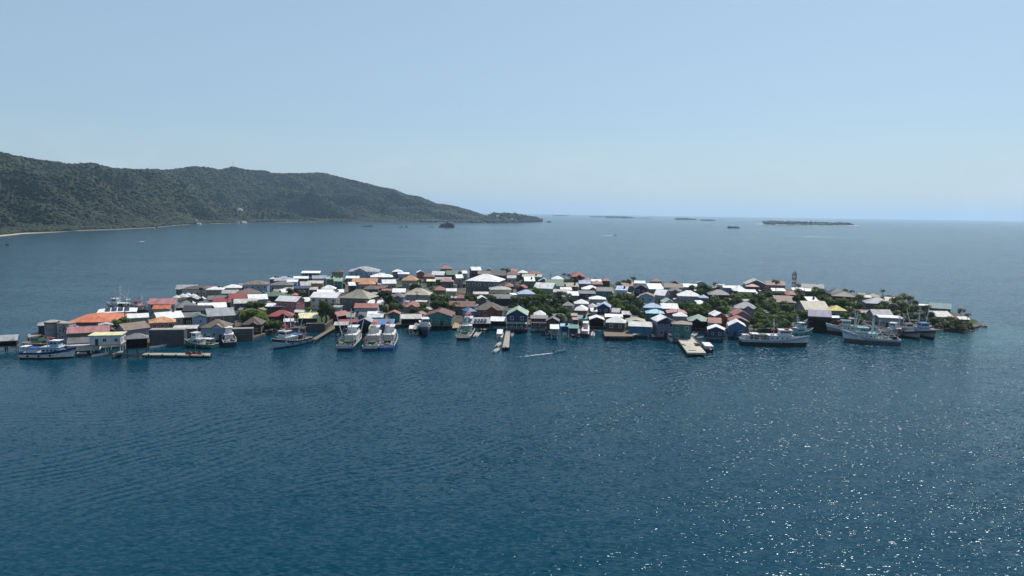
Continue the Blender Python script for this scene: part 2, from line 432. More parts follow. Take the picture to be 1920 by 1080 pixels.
# ------------------------------------------------------------------ far cays: low sand with scrub
CAYS = [  # x0, x1, waterline y, crown top y, label
    (1447, 1578, 421.5, 413.5, 'long low wooded cay on the sea at right'),
    (1364, 1385, 428.0, 422.5, 'small round dark islet nearest of the cays'),
    (1272, 1299, 412.5, 408.0, 'small wooded cay below the horizon left of a smaller one'),
    (1318, 1337, 414.0, 411.0, 'tiny low cay between the wooded cay and the round islet'),
    (1146, 1182, 409.0, 404.8, 'hazy flat cay on the horizon, right half of a pair'),
    (1116, 1144, 407.5, 405.3, 'thin hazy cay on the horizon, left half of a pair'),
    (1201, 1216, 409.6, 408.2, 'smallest flat reef cay near the horizon'),
    (1044, 1059, 404.8, 402.2, 'faint grey cay on the horizon right of the headland'),
    (1025, 1034, 417.0, 414.0, 'tiny rock islet just off the headland'),
]
M_CAY = foliage_mat('cay_foliage', (0.012, 0.022, 0.012), (0.045, 0.058, 0.028), 0.1, 0.8)
M_SANDY = NG('cay_sand'); M_SANDY.pbr((0.45, 0.40, 0.30), 0.9); M_SANDY = M_SANDY.m
for ci, (x0, x1, yb, yt, lab) in enumerate(CAYS):
    a = at(x0, yb); b = at(x1, yb); c = (a + b) / 2; L = (b - a).length
    hgt = (yb - yt) * c.y / F
    root = empty('cay', (c.x, c.y, 0), math.atan2(b.y - a.y, b.x - a.x)); tag(root, lab, 'island', 'far cays below the horizon'); root['kind'] = 'structure'
    mb = MB(); n = 28; dep = max(L * 0.28, 12)
    poly = [(L / 2 * 1.03 * math.cos(t) * (1 + 0.06 * math.sin(5 * t + ci)), dep * math.sin(t) * (1 + 0.1 * math.sin(3 * t + ci))) for t in [2 * math.pi * k / n for k in range(n)]]
    mb.prism(poly, -1.0, 0.5 + 0.02 * hgt); mb.build('sand', M_SANDY, root)
    rs = random.Random(ci + 50); pts = []
    rr = max(2.0, hgt * 0.40); cnt = int(min(700, max(14, L * dep * 1.2 / (rr * rr))))
    for k in range(cnt):
        t = rs.uniform(-1, 1); s = rs.uniform(-1, 1)
        if t * t + s * s > 0.93: continue
        hh = 0.25 + 0.75 * min(1, max(0, 0.55 + 1.3 * vnoise(t * 2.6 + ci * 7, 0.5, 1.3, 4)))
        hh *= (1 - abs(t) ** 3 * 0.6) * (.85 - .28 * t)
        r = rr * rs.uniform(0.6, 1.1)
        pts.append((t * L / 2, s * dep * 0.85, max(0.3, hgt * hh - r * 0.75), r))
    o = merge_crowns('foliage', pts, M_CAY, None, None, 1, ci); o.parent = root
    del o['kind']
HOUSE_TABLE = """
# T x0 x1 ytop yeave H kind rot roof wall flags | label
A -70 215 685 765 3.5 r 6 g K won | grey-roofed jetty shed cut by the left edge of the photo
A 450 795 505 578 4.4 h 10 g K X | light grey hip roof rising behind the rusty storage tank
A 895 1490 425 540 4.6 h -6 O G Dk | broad bright orange hip-roofed house near the left end
A 1165 1640 355 425 5.0 h 8 W N q | wide white hip roof with solar panels behind the orange roof
A 800 930 580 640 3.6 r 0 w G
A 1160 1360 535 580 4.4 g 12 g G
A 815 1310 578 668 4.4 r 8 P N  | long faded pink ribbed roof over green walls by the storage tank
A 1240 1420 600 655 4.2 g 12 M G
A 1090 1480 645 697 6.6 s -4 Y W SvX | pale yellow sloping roof over white house on white posts
A 820 1110 715 790 3.3 r 4 G G
A 825 1190 793 815 2.6 s 0 w W nX | low off-white quay shed left of the house on white posts
A 1480 1779 665 742 5.8 h 10 G K SoX | grey hip-roofed open pavilion on dark stilts by the low pier
A 1375 1780 440 640 5.0 r 42 b L LX | long brown roof running back beside the grey pavilion
A 1510 1779 430 490 4.2 r 12 W G
B 228 548 395 462 6.8 r -8 P u  | pink-roofed two-storey house with pale blue walls by the red boats
B 272 472 465 512 4.4 r -6 O w
B 490 765 415 500 5.0 h 14 G G
B 600 905 470 532 4.6 r -4 K G
B 250 600 535 622 5.4 r 28 W G
B 215 520 590 662 6.4 h 10 o P  | pale orange hip-roofed two-storey house behind the high dark seawall
B 488 790 545 606 5.8 r 16 G K
B 663 860 553 606 6.6 g 14 N u  | small green gabled roof over pale blue walls beside dark warehouse
B 785 1165 495 592 6.2 r 16 g G D | big light grey warehouse roof behind the brown-roofed waterside house
B 790 1112 613 716 5.2 c -6 b u  | brown cross-gabled house with pale blue end wall behind grey seawall
B 490 742 680 722 3.8 s 0 w G n
B 1222 1462 590 682 4.4 c -4 B B
B 1175 1275 510 552 3.8 g 0 R G
B 905 1108 390 446 4.4 r 6 R K
B 1068 1322 340 402 4.6 r 8 R G
B 1145 1430 290 352 5.4 h 14 b G
B 1258 1500 350 412 4.4 r 14 W G
B 1120 1400 395 452 4.0 s 8 w G n
B 1008 1182 305 346 4.2 r 0 w G
B 1024 1218 248 287 5.0 h 0 W G
B 842 1022 272 307 5.0 h 0 W S
B 590 884 262 302 5.0 h -6 B w
B 525 745 250 300 4.2 r 0 g G
B 1245 1502 205 252 6.4 h 0 b G
B 848 1062 365 412 4.0 r 6 G G
B 738 1062 435 502 3.6 s 10 W G n
B 1510 1600 170 192 6.0 h 0 W G
C 488 686 103 127 6.2 s 0 W K p
C 808 938 85 120 6.0 h 0 B G
C 993 1322 55 112 8.0 c 0 g u  | large grey hip-roofed house with front gable at the back shore
C 1213 1468 125 172 4.8 h 4 W G
C 185 420 160 212 6.0 h 6 g G
C 330 448 195 222 5.0 s 0 W u
C 155 402 215 258 4.6 h 0 G G
C 402 562 160 186 5.2 r 0 W G
C 588 764 152 188 5.6 r 10 g G
C 458 592 215 262 4.4 r 10 w G
C 568 722 208 238 5.2 r 0 w o
C 408 572 262 292 5.6 s 0 V B
C 753 838 165 192 6.4 s 0 n N
C 833 928 175 217 6.2 r 0 n T
C 958 1102 157 182 4.6 s 0 W G
C 973 1072 220 262 5.0 s 14 W K
C 1028 1302 180 226 4.6 r 0 o G
C 1092 1275 198 248 4.4 h 0 o S
C 1328 1502 195 242 4.2 r 10 W G
C 1143 1312 258 302 4.2 h 0 B G
C 1258 1387 260 292 4.2 r 8 M G
C 698 854 255 298 4.4 h 0 W u
C 642 948 298 336 3.6 s 6 W G n
C 558 662 275 306 4.2 r 0 w G
C 183 268 298 326 4.0 r 8 w G
C 258 342 293 334 4.0 s 12 W G
C 78 338 318 377 5.4 h 6 N K
C 378 458 318 366 4.2 h 10 O w
C 208 526 370 436 7.0 r -24 W P X | two-storey pink house with white roof left of the tall palms
C 104 372 445 487 3.8 s -8 W B n
C 143 402 520 592 4.2 c 0 R M k | bright red roof beside the dark green shore bushes left of centre
C 448 658 548 610 3.8 s 0 Y K n | pale yellow patched roof behind three white skiffs ashore
C 293 407 610 646 3.2 s 4 W G n
C 503 584 360 432 4.2 s 6 W G n
C 578 940 330 396 6.6 r -16 W W X | long white two-storey house with white roof near the pink house
C 890 1312 298 404 6.6 h -18 S G X | very large khaki-grey roof with white right slope at left centre
C 1168 1268 410 452 3.8 s 0 W G n
C 1284 1358 408 462 3.8 s 0 W G n
C 1048 1322 448 502 4.6 r -4 r u  | faded red roof over pale blue walls behind the two white sheds
C 778 1002 488 592 4.0 r 52 R M oL | long narrow red roof over the walkway to the slanting jetty
C 968 1062 548 597 3.6 r 0 S G
C 1080 1267 590 656 5.4 g -8 g V oX | grey-gabled dark blue boathouse behind the stern-to trawlers
C 883 1092 620 652 4.2 s 0 R K n
C 833 988 645 684 4.2 s 0 w K onwX | dark green-black boathouse with off-white roof right of the jetty
C 1242 1482 613 678 5.4 s -3 U U w2X | steel blue boathouse with blue roof behind the stern-to trawlers
C 1188 1272 535 562 3.8 s 0 W G n
C 1273 1383 533 562 3.8 s 0 W G n
C 1178 1362 560 602 3.6 s 0 w G n
C 1403 1542 520 568 4.4 g 0 r T  | small teal shed with faded red gable right of the blue boathouse
C 1080 1180 545 600 4.0 g 0 K T n
D 88 202 88 114 5.4 h 0 W G
D 146 270 118 137 5.4 s 0 W u
D 338 438 95 124 5.6 g 10 W r
D 418 542 130 167 5.0 h 0 r L
D 503 668 107 150 5.4 r -12 W K
D 596 728 48 82 8.6 h 0 r T  | teal house with red hip roof standing tallest on the back shore
D 663 792 100 147 5.4 r 0 N G
D 543 722 170 197 4.4 r 0 w G
D 598 748 183 220 5.4 h 0 P G
D 453 552 192 215 4.4 s 0 Y G
D 188 372 148 208 5.6 h 0 o S
D 743 852 140 182 7.0 r 14 W g
D 818 892 100 132 5.6 r 10 W G
D 778 892 86 116 5.0 h 0 K G
D 903 1044 60 100 7.4 r 14 W M
D 1083 1162 68 102 5.8 g 0 G G
D 998 1152 105 137 4.8 r 0 b G
D 863 1306 135 220 9.2 h -14 W G X | biggest hall on the island, white hip roof and two rows of windows
D 1138 1302 100 152 6.0 s 0 K V p
D 1288 1452 103 147 5.4 h 0 M G
D 1428 1537 95 127 5.2 h 0 W G
D 1308 1412 150 182 7.6 s 0 w g
D 1108 1367 265 307 4.8 h 6 g Y  | light grey hip roof over cream walls just right of the biggest hall
D 1283 1382 228 272 5.0 h 0 r G
D 948 1117 325 352 3.8 s 0 w G n
D 978 1104 350 408 5.2 g 8 W G
D 783 882 360 397 4.2 r 0 R G
D 663 777 290 322 5.4 r 0 W S
D 523 667 265 312 4.6 h 0 r G
D 213 519 285 364 5.6 h -6 S g X | long khaki-roofed house with light grey walls and many windows
D 88 232 290 334 6.6 s 0 W g p
D 62 234 330 388 6.8 c -6 G L | lilac house with grey double gables among dark trees
D 203 427 420 492 4.4 c 6 r g | white-edged faded red roof over grey walls behind the brown shed
D 168 412 560 617 3.9 s 4 w B onw | rusty off-white boat shed roof left of the teal waterfront house
D 433 767 500 592 5.6 g -5 M T w2X | teal waterfront house on piles with brown and white gabled roof
D 678 988 425 488 4.6 r -4 M G
D 823 994 460 543 5.4 h 24 U U | blue-roofed blue house tucked beside the brick-red house
D 958 1292 435 528 6.4 c -4 B r pX | brick-red house with dark brown cross-gabled roof behind solar canopy
D 908 1142 595 667 3.6 s 6 g K onwqX | grey dock canopy striped with solar panels before the brick-red house
D 1128 1312 590 642 3.8 s -3 W K onw | white low roof over dark water between dock canopy and navy house
D 1298 1553 470 582 7.0 g -3 n V w2pX | navy two-storey house with pale green gabled roof by the narrow pier
D 1118 1382 350 402 4.4 s 6 G K n
E 60 172 95 127 5.2 h 0 W G
E 128 334 103 152 6.0 h 0 R G
E 105 322 140 167 5.6 s 0 n N
E 123 248 165 214 5.4 s 4 W N
E -10 57 80 112 5.6 s 0 r G
E 38 174 230 292 5.2 g -10 R M
E 338 558 195 267 4.8 r 6 N T
E 418 553 157 194 4.6 h 0 W G
E 278 394 175 217 4.6 g 0 g G
E 616 774 108 168 6.4 c 0 R M k | dark house with bright pink-red gables on the back shore
E 743 864 172 212 4.8 h 0 r G
E 843 954 192 217 4.8 s 0 W G
E 958 1048 180 212 4.4 h 0 r G
E 708 839 205 242 4.6 r 0 u G
E 838 969 205 247 4.8 h 0 r G
E 568 714 228 272 5.4 s 4 S G
E 223 493 228 295 5.2 r -20 W n
E 738 934 258 303 4.6 c 0 W r
E 893 1074 278 322 5.2 r 0 G T
E 698 892 312 348 4.0 s 0 G K
E 508 642 275 312 4.2 s 6 W G
E 438 622 298 332 3.8 s 0 w G n
E 588 714 320 367 3.8 s 4 W G n
E 528 602 318 352 3.8 g 0 r G
E 46 252 303 354 5.0 h 4 u G
E 816 1002 370 408 5.6 h 0 W g | white hip roof over light grey house behind the brick-orange house
E 658 818 405 457 4.8 h 0 W G
E 523 654 428 477 4.6 h 0 G g
E 658 822 470 530 5.2 h -6 W r | little white pyramid roof over brick-orange walls near the centre
E 813 907 452 492 4.4 h 0 w G
E 828 912 495 537 4.4 s 6 W G
E 893 1067 430 496 6.6 g -6 u V | dark blue house with pale blue gable behind the brown dock house
E 1053 1164 498 549 4.6 s -10 g V
E 1098 1249 260 312 4.8 s -12 u W
E 1173 1294 235 267 4.6 r 0 r G
E 1303 1422 208 237 5.4 s 0 W G
E 1298 1442 235 295 6.6 g 0 K V
E 1343 1532 330 380 6.8 g -6 b u | blue and white house under a wide brown gabled roof at right centre
E 1395 1592 445 500 5.4 h 0 u T
E 1420 1622 512 560 4.4 h 0 C T
E 988 1182 562 597 4.8 s 0 W G n
E 993 1223 588 660 5.2 h -4 W B wX | brown dock house with white and blue roof above the timber deck
E 1168 1268 530 572 4.4 s 0 w V
E 1263 1354 558 597 4.2 s 0 W G n
E 1208 1424 600 652 4.6 g 0 S G
E 1232 1502 640 700 4.6 s -4 w U wn | navy-blue waterfront shed under ragged off-white roof and walkway
E 1480 1748 565 650 6.8 g 12 W L X | white-roofed warehouse with navy gable facing the square pier
E 818 984 575 626 4.6 g 0 W K ow | pink-trimmed white gabled boathouse with open dark front
E 698 804 575 617 5.0 s 0 T G w
E 638 714 598 627 3.8 s 8 P B n
E 513 612 665 697 3.8 s 0 u U ow
E 598 714 675 718 3.9 s 0 T T ow | teal-roofed dock shelter left of the white cabin cruiser
E 403 504 673 724 4.0 s 0 W W ownv | small white square dock canopy standing over the water
E 353 514 585 645 5.4 g -3 G B w2
E 193 384 575 614 5.4 r 0 G M w2p | grey-roofed stilt house with blue windows right of the navy house
E 228 364 525 578 4.4 h 0 W G
F 318 414 145 182 5.4 g 0 M R
F 103 236 122 162 5.6 h 0 B G
F 68 248 178 242 4.8 s 8 W G
F 248 454 180 227 5.0 r 0 B G
F 278 456 220 268 5.2 c -12 G G
F 418 614 182 222 4.6 s -8 W G
F 138 326 245 312 4.8 r -22 W g
F 393 636 255 319 5.4 h 0 W g
F 623 728 300 337 4.6 h 0 u G
F 718 954 245 304 5.6 h 0 G G
F 883 1037 203 227 5.2 s 0 W u
F 983 1132 200 262 4.6 h 0 W G
F 1113 1334 125 195 6.4 g 0 w G | pale-edged grey gabled house high at the back right of centre
F 1128 1264 188 217 5.2 h 0 P M
F 1038 1234 242 272 6.2 s 0 W Y | cream block with white roof behind a bright green tree
F 1338 1544 152 200 6.2 s 0 M P | pink house with flat maroon roof beside a tall palm
F 1398 1548 230 262 4.2 s 4 W G n
F 990 1254 368 453 5.4 c -6 g L
F 963 1168 440 528 5.0 g 4 r L
F 938 1154 520 595 4.8 g 2 r G
F 928 1124 558 640 5.0 g -2 W U X | blue waterfront house with plain white gable beside the long trawler
F 733 924 468 534 6.0 g 14 W r | brick-red two-storey house with ragged white gabled roof
F 718 862 545 605 5.4 r 0 r u
F 708 907 615 680 4.6 g -4 W V w | low navy boathouse with white gable right of the green dock house
F 503 738 508 586 4.8 c 0 n K kow | pale green cross-gabled roof over open dark dock house
F 348 504 488 534 4.6 h 0 W g
F 278 494 458 502 4.4 g 0 P G
F 218 412 390 452 3.8 s 4 W G n
F 218 378 325 392 4.8 g 6 n W
F 328 562 580 622 7.0 h -4 b T X | green two-storey house with brown roof at the square pier
F 603 682 380 407 3.6 s 0 W G n
G 65 288 405 492 4.8 s 4 M M n
G 200 334 348 402 4.6 h 0 r G
G 283 424 315 347 4.4 s 0 W G
G 388 664 270 324 5.8 r -6 G G t | dark grey-roofed house with black tanks near the lattice tower
G 438 548 325 358 4.4 s 0 W G
G 688 934 320 395 5.2 h 8 K G
G 733 1056 358 425 5.2 h -8 K G D
G 438 594 420 478 4.4 s 14 W K
G 568 712 470 552 4.4 r 24 B K
G 333 708 470 585 6.2 r 12 S g DX | large khaki-striped warehouse roof behind the open dark boathouse
G 468 748 580 664 6.6 r -4 L K oX | open dark boathouse with lilac fascia between trees and trawlers
G 696 924 525 594 4.8 h 6 y L | small house with bright yellow hip roof among the right-hand trees
G 1068 1224 400 432 4.4 s 0 w G
G 1168 1344 385 428 4.6 h 0 b G
G 1148 1454 430 508 5.2 c 0 g G
G 1398 1592 425 492 4.4 s 0 w G
H 38 292 455 524 5.4 r 14 g G
H 153 388 518 548 4.6 s 0 W G
H 583 687 400 417 4.2 s 0 W G
H 683 928 388 452 6.4 r -10 T T | big plain teal house near the right end of the island
H 698 934 468 540 3.9 s 14 w G n
H 998 1122 530 567 3.6 s 10 w G n
"""
# ================================================================== MATERIALS OF THE TOWN
PAL = {  # code: (rgb, colour word)
 'W': ((.73, .72, .70), 'white'), 'w': ((.50, .48, .44), 'off-white'), 'g': ((.33, .34, .35), 'light grey'), 'G': ((.150, .150, .155), 'grey'),
 'K': ((.045, .045, .052), 'charcoal'), 'R': ((.27, .045, .050), 'red'), 'r': ((.33, .115, .085), 'faded red'), 'O': ((.56, .165, .070), 'orange'),
 'o': ((.50, .25, .12), 'tan'), 'P': ((.42, .19, .19), 'pink'), 'B': ((.095, .070, .058), 'dark brown'), 'b': ((.185, .135, .100), 'brown'),
 'M': ((.14, .050, .045), 'maroon'), 'N': ((.10, .18, .11), 'green'), 'n': ((.30, .42, .31), 'pale green'), 'Y': ((.72, .68, .38), 'pale yellow'),
 'y': ((.55, .46, .07), 'yellow'), 'U': ((.07, .19, .36), 'blue'), 'u': ((.32, .45, .62), 'pale blue'), 'C': ((.27, .50, .58), 'aqua'),
 'T': ((.07, .21, .21), 'teal'), 'L': ((.30, .27, .38), 'lilac'), 'S': ((.38, .35, .26), 'khaki'), 'V': ((.035, .055, .13), 'navy')}

def roof_material(code):
    rgb, word = PAL[code]
    g = NG('roof_' + word.replace(' ', '_').replace('-', '_')); O = g.obj(); rn = g.rnd()
    sh = g.vmath('ADD', O, g.vmath('SCALE', (7.3, 3.1, 5.7), scale=g.math('MULTIPLY', rn, 20)))
    # sheets laid side by side, each weathered a little differently
    st = g.n('ShaderNodeTexVoronoi'); st.feature = 'F1'; st.inputs['Scale'].default_value = 0.75
    g.l(g.mapping(sh, (1.5, .28, .28)), st.inputs['Vector'])
    sep = g.n('ShaderNodeSeparateColor'); g.l(st.outputs['Color'], sep.inputs[0])
    n1 = g.noise(sh, 0.45, 4, 0.6).outputs['Fac']; n2 = g.noise(sh, 2.5, 3, 0.6).outputs['Fac']
    v = g.math('ADD', g.math('ADD', g.math('MULTIPLY', sep.outputs[0], .20), g.math('MULTIPLY', n1, .45)), g.math('ADD', g.math('MULTIPLY', n2, .22), g.math('MULTIPLY', rn, .22)))
    lo = tuple(c * (.72 if code == 'W' else .50) for c in rgb); hi = tuple(min(.88, c * 1.18) for c in rgb)
    c = g.mix(g.mapr(v, .25, .72, 0, 1), lo, hi)
    rust = g.noise(g.vmath('ADD', sh, (11, 3, 2)), 0.32, 5, 0.68).outputs['Fac']
    lim = g.math('SUBTRACT', .66, g.math('MULTIPLY', rn, .16))
    rf = g.math('MULTIPLY', g.math('SUBTRACT', rust, lim), 9.0); rf = g.mapr(rf, 0, 1, 0, .45 if code == 'W' else .75)
    c = g.mix(rf, c, (.16, .075, .045))
    b = g.pbr(c, .55, spec=.3)
    wv = g.n('ShaderNodeTexWave'); wv.inputs['Scale'].default_value = 1.6; wv.inputs['Distortion'].default_value = 0.3; g.l(O, wv.inputs['Vector'])
    g.bump(b, g.math('ADD', wv.outputs['Fac'], g.math('MULTIPLY', n2, 1.5)), .03, .6)
    return g.m

def wall_material(code):
    rgb, word = PAL[code]
    g = NG('wall_' + word.replace(' ', '_').replace('-', '_')); O = g.obj(); rn = g.rnd()
    sh = g.vmath('ADD', O, g.vmath('SCALE', (5.1, 9.2, 1.3), scale=g.math('MULTIPLY', rn, 20)))
    n1 = g.noise(g.mapping(sh, (1, 1, .4)), 0.8, 4, 0.6).outputs['Fac']; n2 = g.noise(sh, 4, 3, 0.6).outputs['Fac']
    v = g.math('ADD', g.math('MULTIPLY', n1, .6), g.math('ADD', g.math('MULTIPLY', n2, .2), g.math('MULTIPLY', rn, .22)))
    c = g.mix(g.mapr(v, .3, .75, 0, 1), tuple(x * .58 for x in rgb), tuple(min(.8, x * .98) for x in rgb))
    b = g.pbr(c, .8, spec=.2)
    bd = g.n('ShaderNodeTexWave', bands_direction='Z'); bd.inputs['Scale'].default_value = 1.5; g.l(O, bd.inputs['Vector'])
    g.bump(b, bd.outputs['Fac'], .02, .5)
    return g.m

def plain(name, rgb, rough=.7, spec=.3, metal=0.0, var=.35, scale=1.5):
    g = NG(name); O = g.obj(); n1 = g.noise(O, scale, 4, .6).outputs['Fac']
    c = g.mix(g.mapr(n1, .3, .7, 0, 1), tuple(x * (1 - var) for x in rgb), rgb)
    g.pbr(c, rough, metal, spec); return g.m

RM = {k: roof_material(k) for k in PAL}
WM = {k: wall_material(k) for k in PAL}
M_GLASS = plain('window_glass', (.018, .024, .032), .12, .5)
M_WHITE = plain('white_paint', (.74, .74, .72), .5)
M_WOOD = plain('weathered_timber', (.20, .155, .115), .85)
M_PILE = plain('dark_timber', (.065, .050, .040), .9)
M_CONC = plain('pale_concrete', (.35, .325, .28), .85, scale=.6)
M_DCONC = plain('dark_concrete', (.10, .10, .105), .9, scale=.5)
M_BLACK = plain('black_rubber', (.018, .018, .02), .6)
M_STEEL = plain('galvanised_steel', (.40, .42, .44), .45, metal=.3)
M_SOLAR = plain('solar_glass', (.02, .028, .055), .2, .5)
M_RED = plain('red_paint', (.38, .025, .035), .5)
M_BLUE = plain('blue_paint', (.03, .10, .36), .5)
M_PBLUE = plain('pale_blue_paint', (.36, .52, .66), .5)
M_NAVY = plain('navy_paint', (.020, .032, .085), .5)
M_GREENP = plain('green_paint', (.05, .20, .12), .5)
M_TEALP = plain('teal_paint', (.10, .33, .33), .5)
M_MAROON = plain('maroon_paint', (.13, .020, .022), .5)
M_ORANGE = plain('orange_paint', (.72, .13, .03), .5)
M_YELLOW = plain('yellow_paint', (.70, .62, .12), .5)
M_RUST = plain('rusty_steel', (.24, .085, .045), .8)
M_GREYP = plain('grey_paint', (.30, .32, .34), .6)
M_DECK = plain('boat_deck', (.30, .27, .23), .8)
M_ANTIF = plain('antifouling', (.030, .016, .016), .7)
M_CANVAS = plain('white_canvas', (.70, .69, .68), .8)

# ------------------------------------------------------------------ the ground of the island
OUT = [(66, 646), (120, 656), (200, 656), (250, 650), (345, 648), (400, 641), (474, 638), (512, 622), (556, 618), (578, 622), (628, 623), (700, 617), (762, 612),
       (852, 611), (900, 609), (960, 611), (1020, 612), (1070, 611), (1130, 617), (1200, 619), (1250, 624), (1330, 625), (1395, 626), (1440, 620), (1522, 621),
       (1600, 616), (1690, 618), (1752, 613), (1768, 621), (1790, 621), (1812, 620), (1838, 613), (1832, 606), (1812, 596), (1778, 586), (1738, 577), (1690, 567), (1640, 560), (1560, 552), (1480, 545), (1400, 542), (1300, 538), (1200, 537), (1100, 531), (1000, 523), (900, 521), (800, 522), (700, 525), (640, 527), (560, 530), (500, 537), (420, 544), (345, 551), (328, 557), (326, 568), (292, 576), (288, 592), (240, 594), (180, 598), (110, 622), (70, 640)]
GZ = 0.8
def ground_mat():
    g = NG('island_ground'); P = g.pos()
    n = g.noise(P, 0.10, 5, .6).outputs['Fac']; m = g.noise(P, 0.035, 3, .6).outputs['Fac']
    c = g.mix(g.mapr(n, .35, .65, 0, 1), (.07, .06, .05), (.17, .15, .12))
    c = g.mix(g.mapr(m, .50, .58, 0, 1), c, (.040, .070, .022))
    c = g.mix(g.mapr(g.noise(P, 1.2, 3, .6).outputs['Fac'], .4, .7, 0, .4), c, (.05, .045, .04))
    g.pbr(c, .95, spec=.1); return g.m
mb = MB(); top = []; bot = []
for (x, y) in OUT:
    p = at(x, y, 0); top.append((p.x, p.y))
cxg = sum(p[0] for p in top) / len(top); cyg = sum(p[1] for p in top) / len(top)
# rough the shoreline
rs = random.Random(4); shore = []
for i in range(len(top)):
    a = top[i]; b = top[(i + 1) % len(top)]; n = max(1, int(math.hypot(b[0] - a[0], b[1] - a[1]) / 3))
    for k in range(n):
        t = k / n; shore.append((a[0] + (b[0] - a[0]) * t + rs.uniform(-.7, .7), a[1] + (b[1] - a[1]) * t + rs.uniform(-.9, .9)))
mb.prism(shore, -3.0, GZ); ISL = mb.build('island_ground', ground_mat()); tag(ISL, 'low ground of the island under the houses', 'ground', kind='structure')

# ------------------------------------------------------------------ house parts
def roof_hip(w, d, Rr, th=.22):
    mb = MB(); a, b = w / 2, d / 2; r = max(0.0, abs(w - d) / 2)
    if w >= d: r1, r2 = (-r, 0), (r, 0)
    else: r1, r2 = (0, -r), (0, r)
    vs = [(-a, -b, 0), (a, -b, 0), (a, b, 0), (-a, b, 0), (-a, -b, th), (a, -b, th), (a, b, th), (-a, b, th), (r1[0], r1[1], Rr + th), (r2[0], r2[1], Rr + th)]
    fs = [(3, 2, 1, 0), (0, 1, 5, 4), (1, 2, 6, 5), (2, 3, 7, 6), (3, 0, 4, 7)]
    if r < .05:
        vs = vs[:9]; fs += [(4, 5, 8), (5, 6, 8), (6, 7, 8), (7, 4, 8)]
    elif w >= d: fs += [(4, 5, 9, 8), (5, 6, 9), (6, 7, 8, 9), (7, 4, 8)]
    else: fs += [(4, 5, 8), (5, 6, 9, 8), (6, 7, 9), (7, 4, 8, 9)]
    return mb.add(vs, fs)

def roof_gable(w, d, Rr, th=.18, along='x', y0=None):
    """ridge along x or y"""
    mb = MB()
    L, s = (w, d) if along == 'x' else (d, w)
    pr = [(-s / 2, 0), (0, Rr), (s / 2, 0), (s / 2, th), (0, Rr + th), (-s / 2, th)]
    vs = []
    for e in (-L / 2, L / 2):
        for (q, z) in pr: vs.append((e, q, z) if along == 'x' else (q, e, z))
    A = [(0, 1, 4, 5), (1, 2, 3, 4)]
    fs = [f for f in A] + [tuple(6 + i for i in reversed(f)) for f in A]
    for i in range(6):
        j = (i + 1) % 6; fs.append((i, 6 + i, 6 + j, j))
    mb.add(vs, fs); return mb

def roof_shed(w, d, Rr, th=.15):
    mb = MB(); a, b = w / 2, d / 2
    return mb.hexa([(-a, -b, 0), (a, -b, 0), (a, b, Rr), (-a, b, Rr)], [(-a, -b, th), (a, -b, th), (a, b, Rr + th), (-a, b, Rr + th)])

WINDOW_CACHE = {}
def window_mesh(kind):
    if kind not in WINDOW_CACHE:
        if kind == 'pane':
            mb = MB(); mb.box(-.5, -.035, 0, .5, .03, 1.1); WINDOW_CACHE[kind] = mb.mesh('window', M_GLASS)
        elif kind == 'frame':
            mb = MB()
            mb.box(-.60, -.06, -.10, .60, .02, 0); mb.box(-.60, -.06, 1.1, .60, .02, 1.20); mb.box(-.60, -.06, 0, -.5, .02, 1.1); mb.box(.5, -.06, 0, .6, .02, 1.1)
            mb.box(-.03, -.055, 0, .03, .02, 1.1)
            WINDOW_CACHE[kind] = mb.mesh('frame', M_WHITE)
        elif kind == 'both':
            mb = MB(); mb.box(-.5, -.035, 0, .5, .03, 1.1, 0)
            mb.box(-.62, -.06, -.12, .62, .02, 0, 1); mb.box(-.62, -.06, 1.1, .62, .02, 1.22, 1); mb.box(-.62, -.06, 0, -.5, .02, 1.1, 1); mb.box(.5, -.06, 0, .62, .02, 1.1, 1)
            WINDOW_CACHE[kind] = mb.mesh('window', [M_GLASS, M_WHITE])
        elif kind == 'door':
            mb = MB(); mb.box(-.5, -.05, 0, .5, .03, 2.05); WINDOW_CACHE[kind] = mb.mesh('door', M_PILE)
        elif kind == 'pile':
            mb = MB(); mb.tube((0, 0, 0), (0, 0, 1), .14, .14, 6); WINDOW_CACHE[kind] = mb.mesh('pile', M_PILE)
        elif kind == 'pilew':
            mb = MB(); mb.box(-.13, -.13, 0, .13, .13, 1); WINDOW_CACHE[kind] = mb.mesh('pile', M_WHITE)
    return WINDOW_CACHE[kind]

HOUSES = []
def parse_houses(txt):
    out = []
    for ln in txt.strip().splitlines():
        ln = ln.split('#')[0].strip()
        if not ln: continue
        lab = None
        if '|' in ln: ln, lab = [q.strip() for q in ln.split('|')]
        f = ln.split()
        T, x0, x1, yt, ye, H, kind, rot, rc, wc = f[0], *map(float, f[1:6]), f[6], float(f[7]), f[8], f[9]
        fl = f[10] if len(f) > 10 else ''
        out.append(dict(x0=tx(T, x0), x1=tx(T, x1), yt=ty(T, yt), ye=ty(T, ye), H=H, kind=kind, rot=rot, rc=rc, wc=wc, fl=fl, lab=lab))
    return out

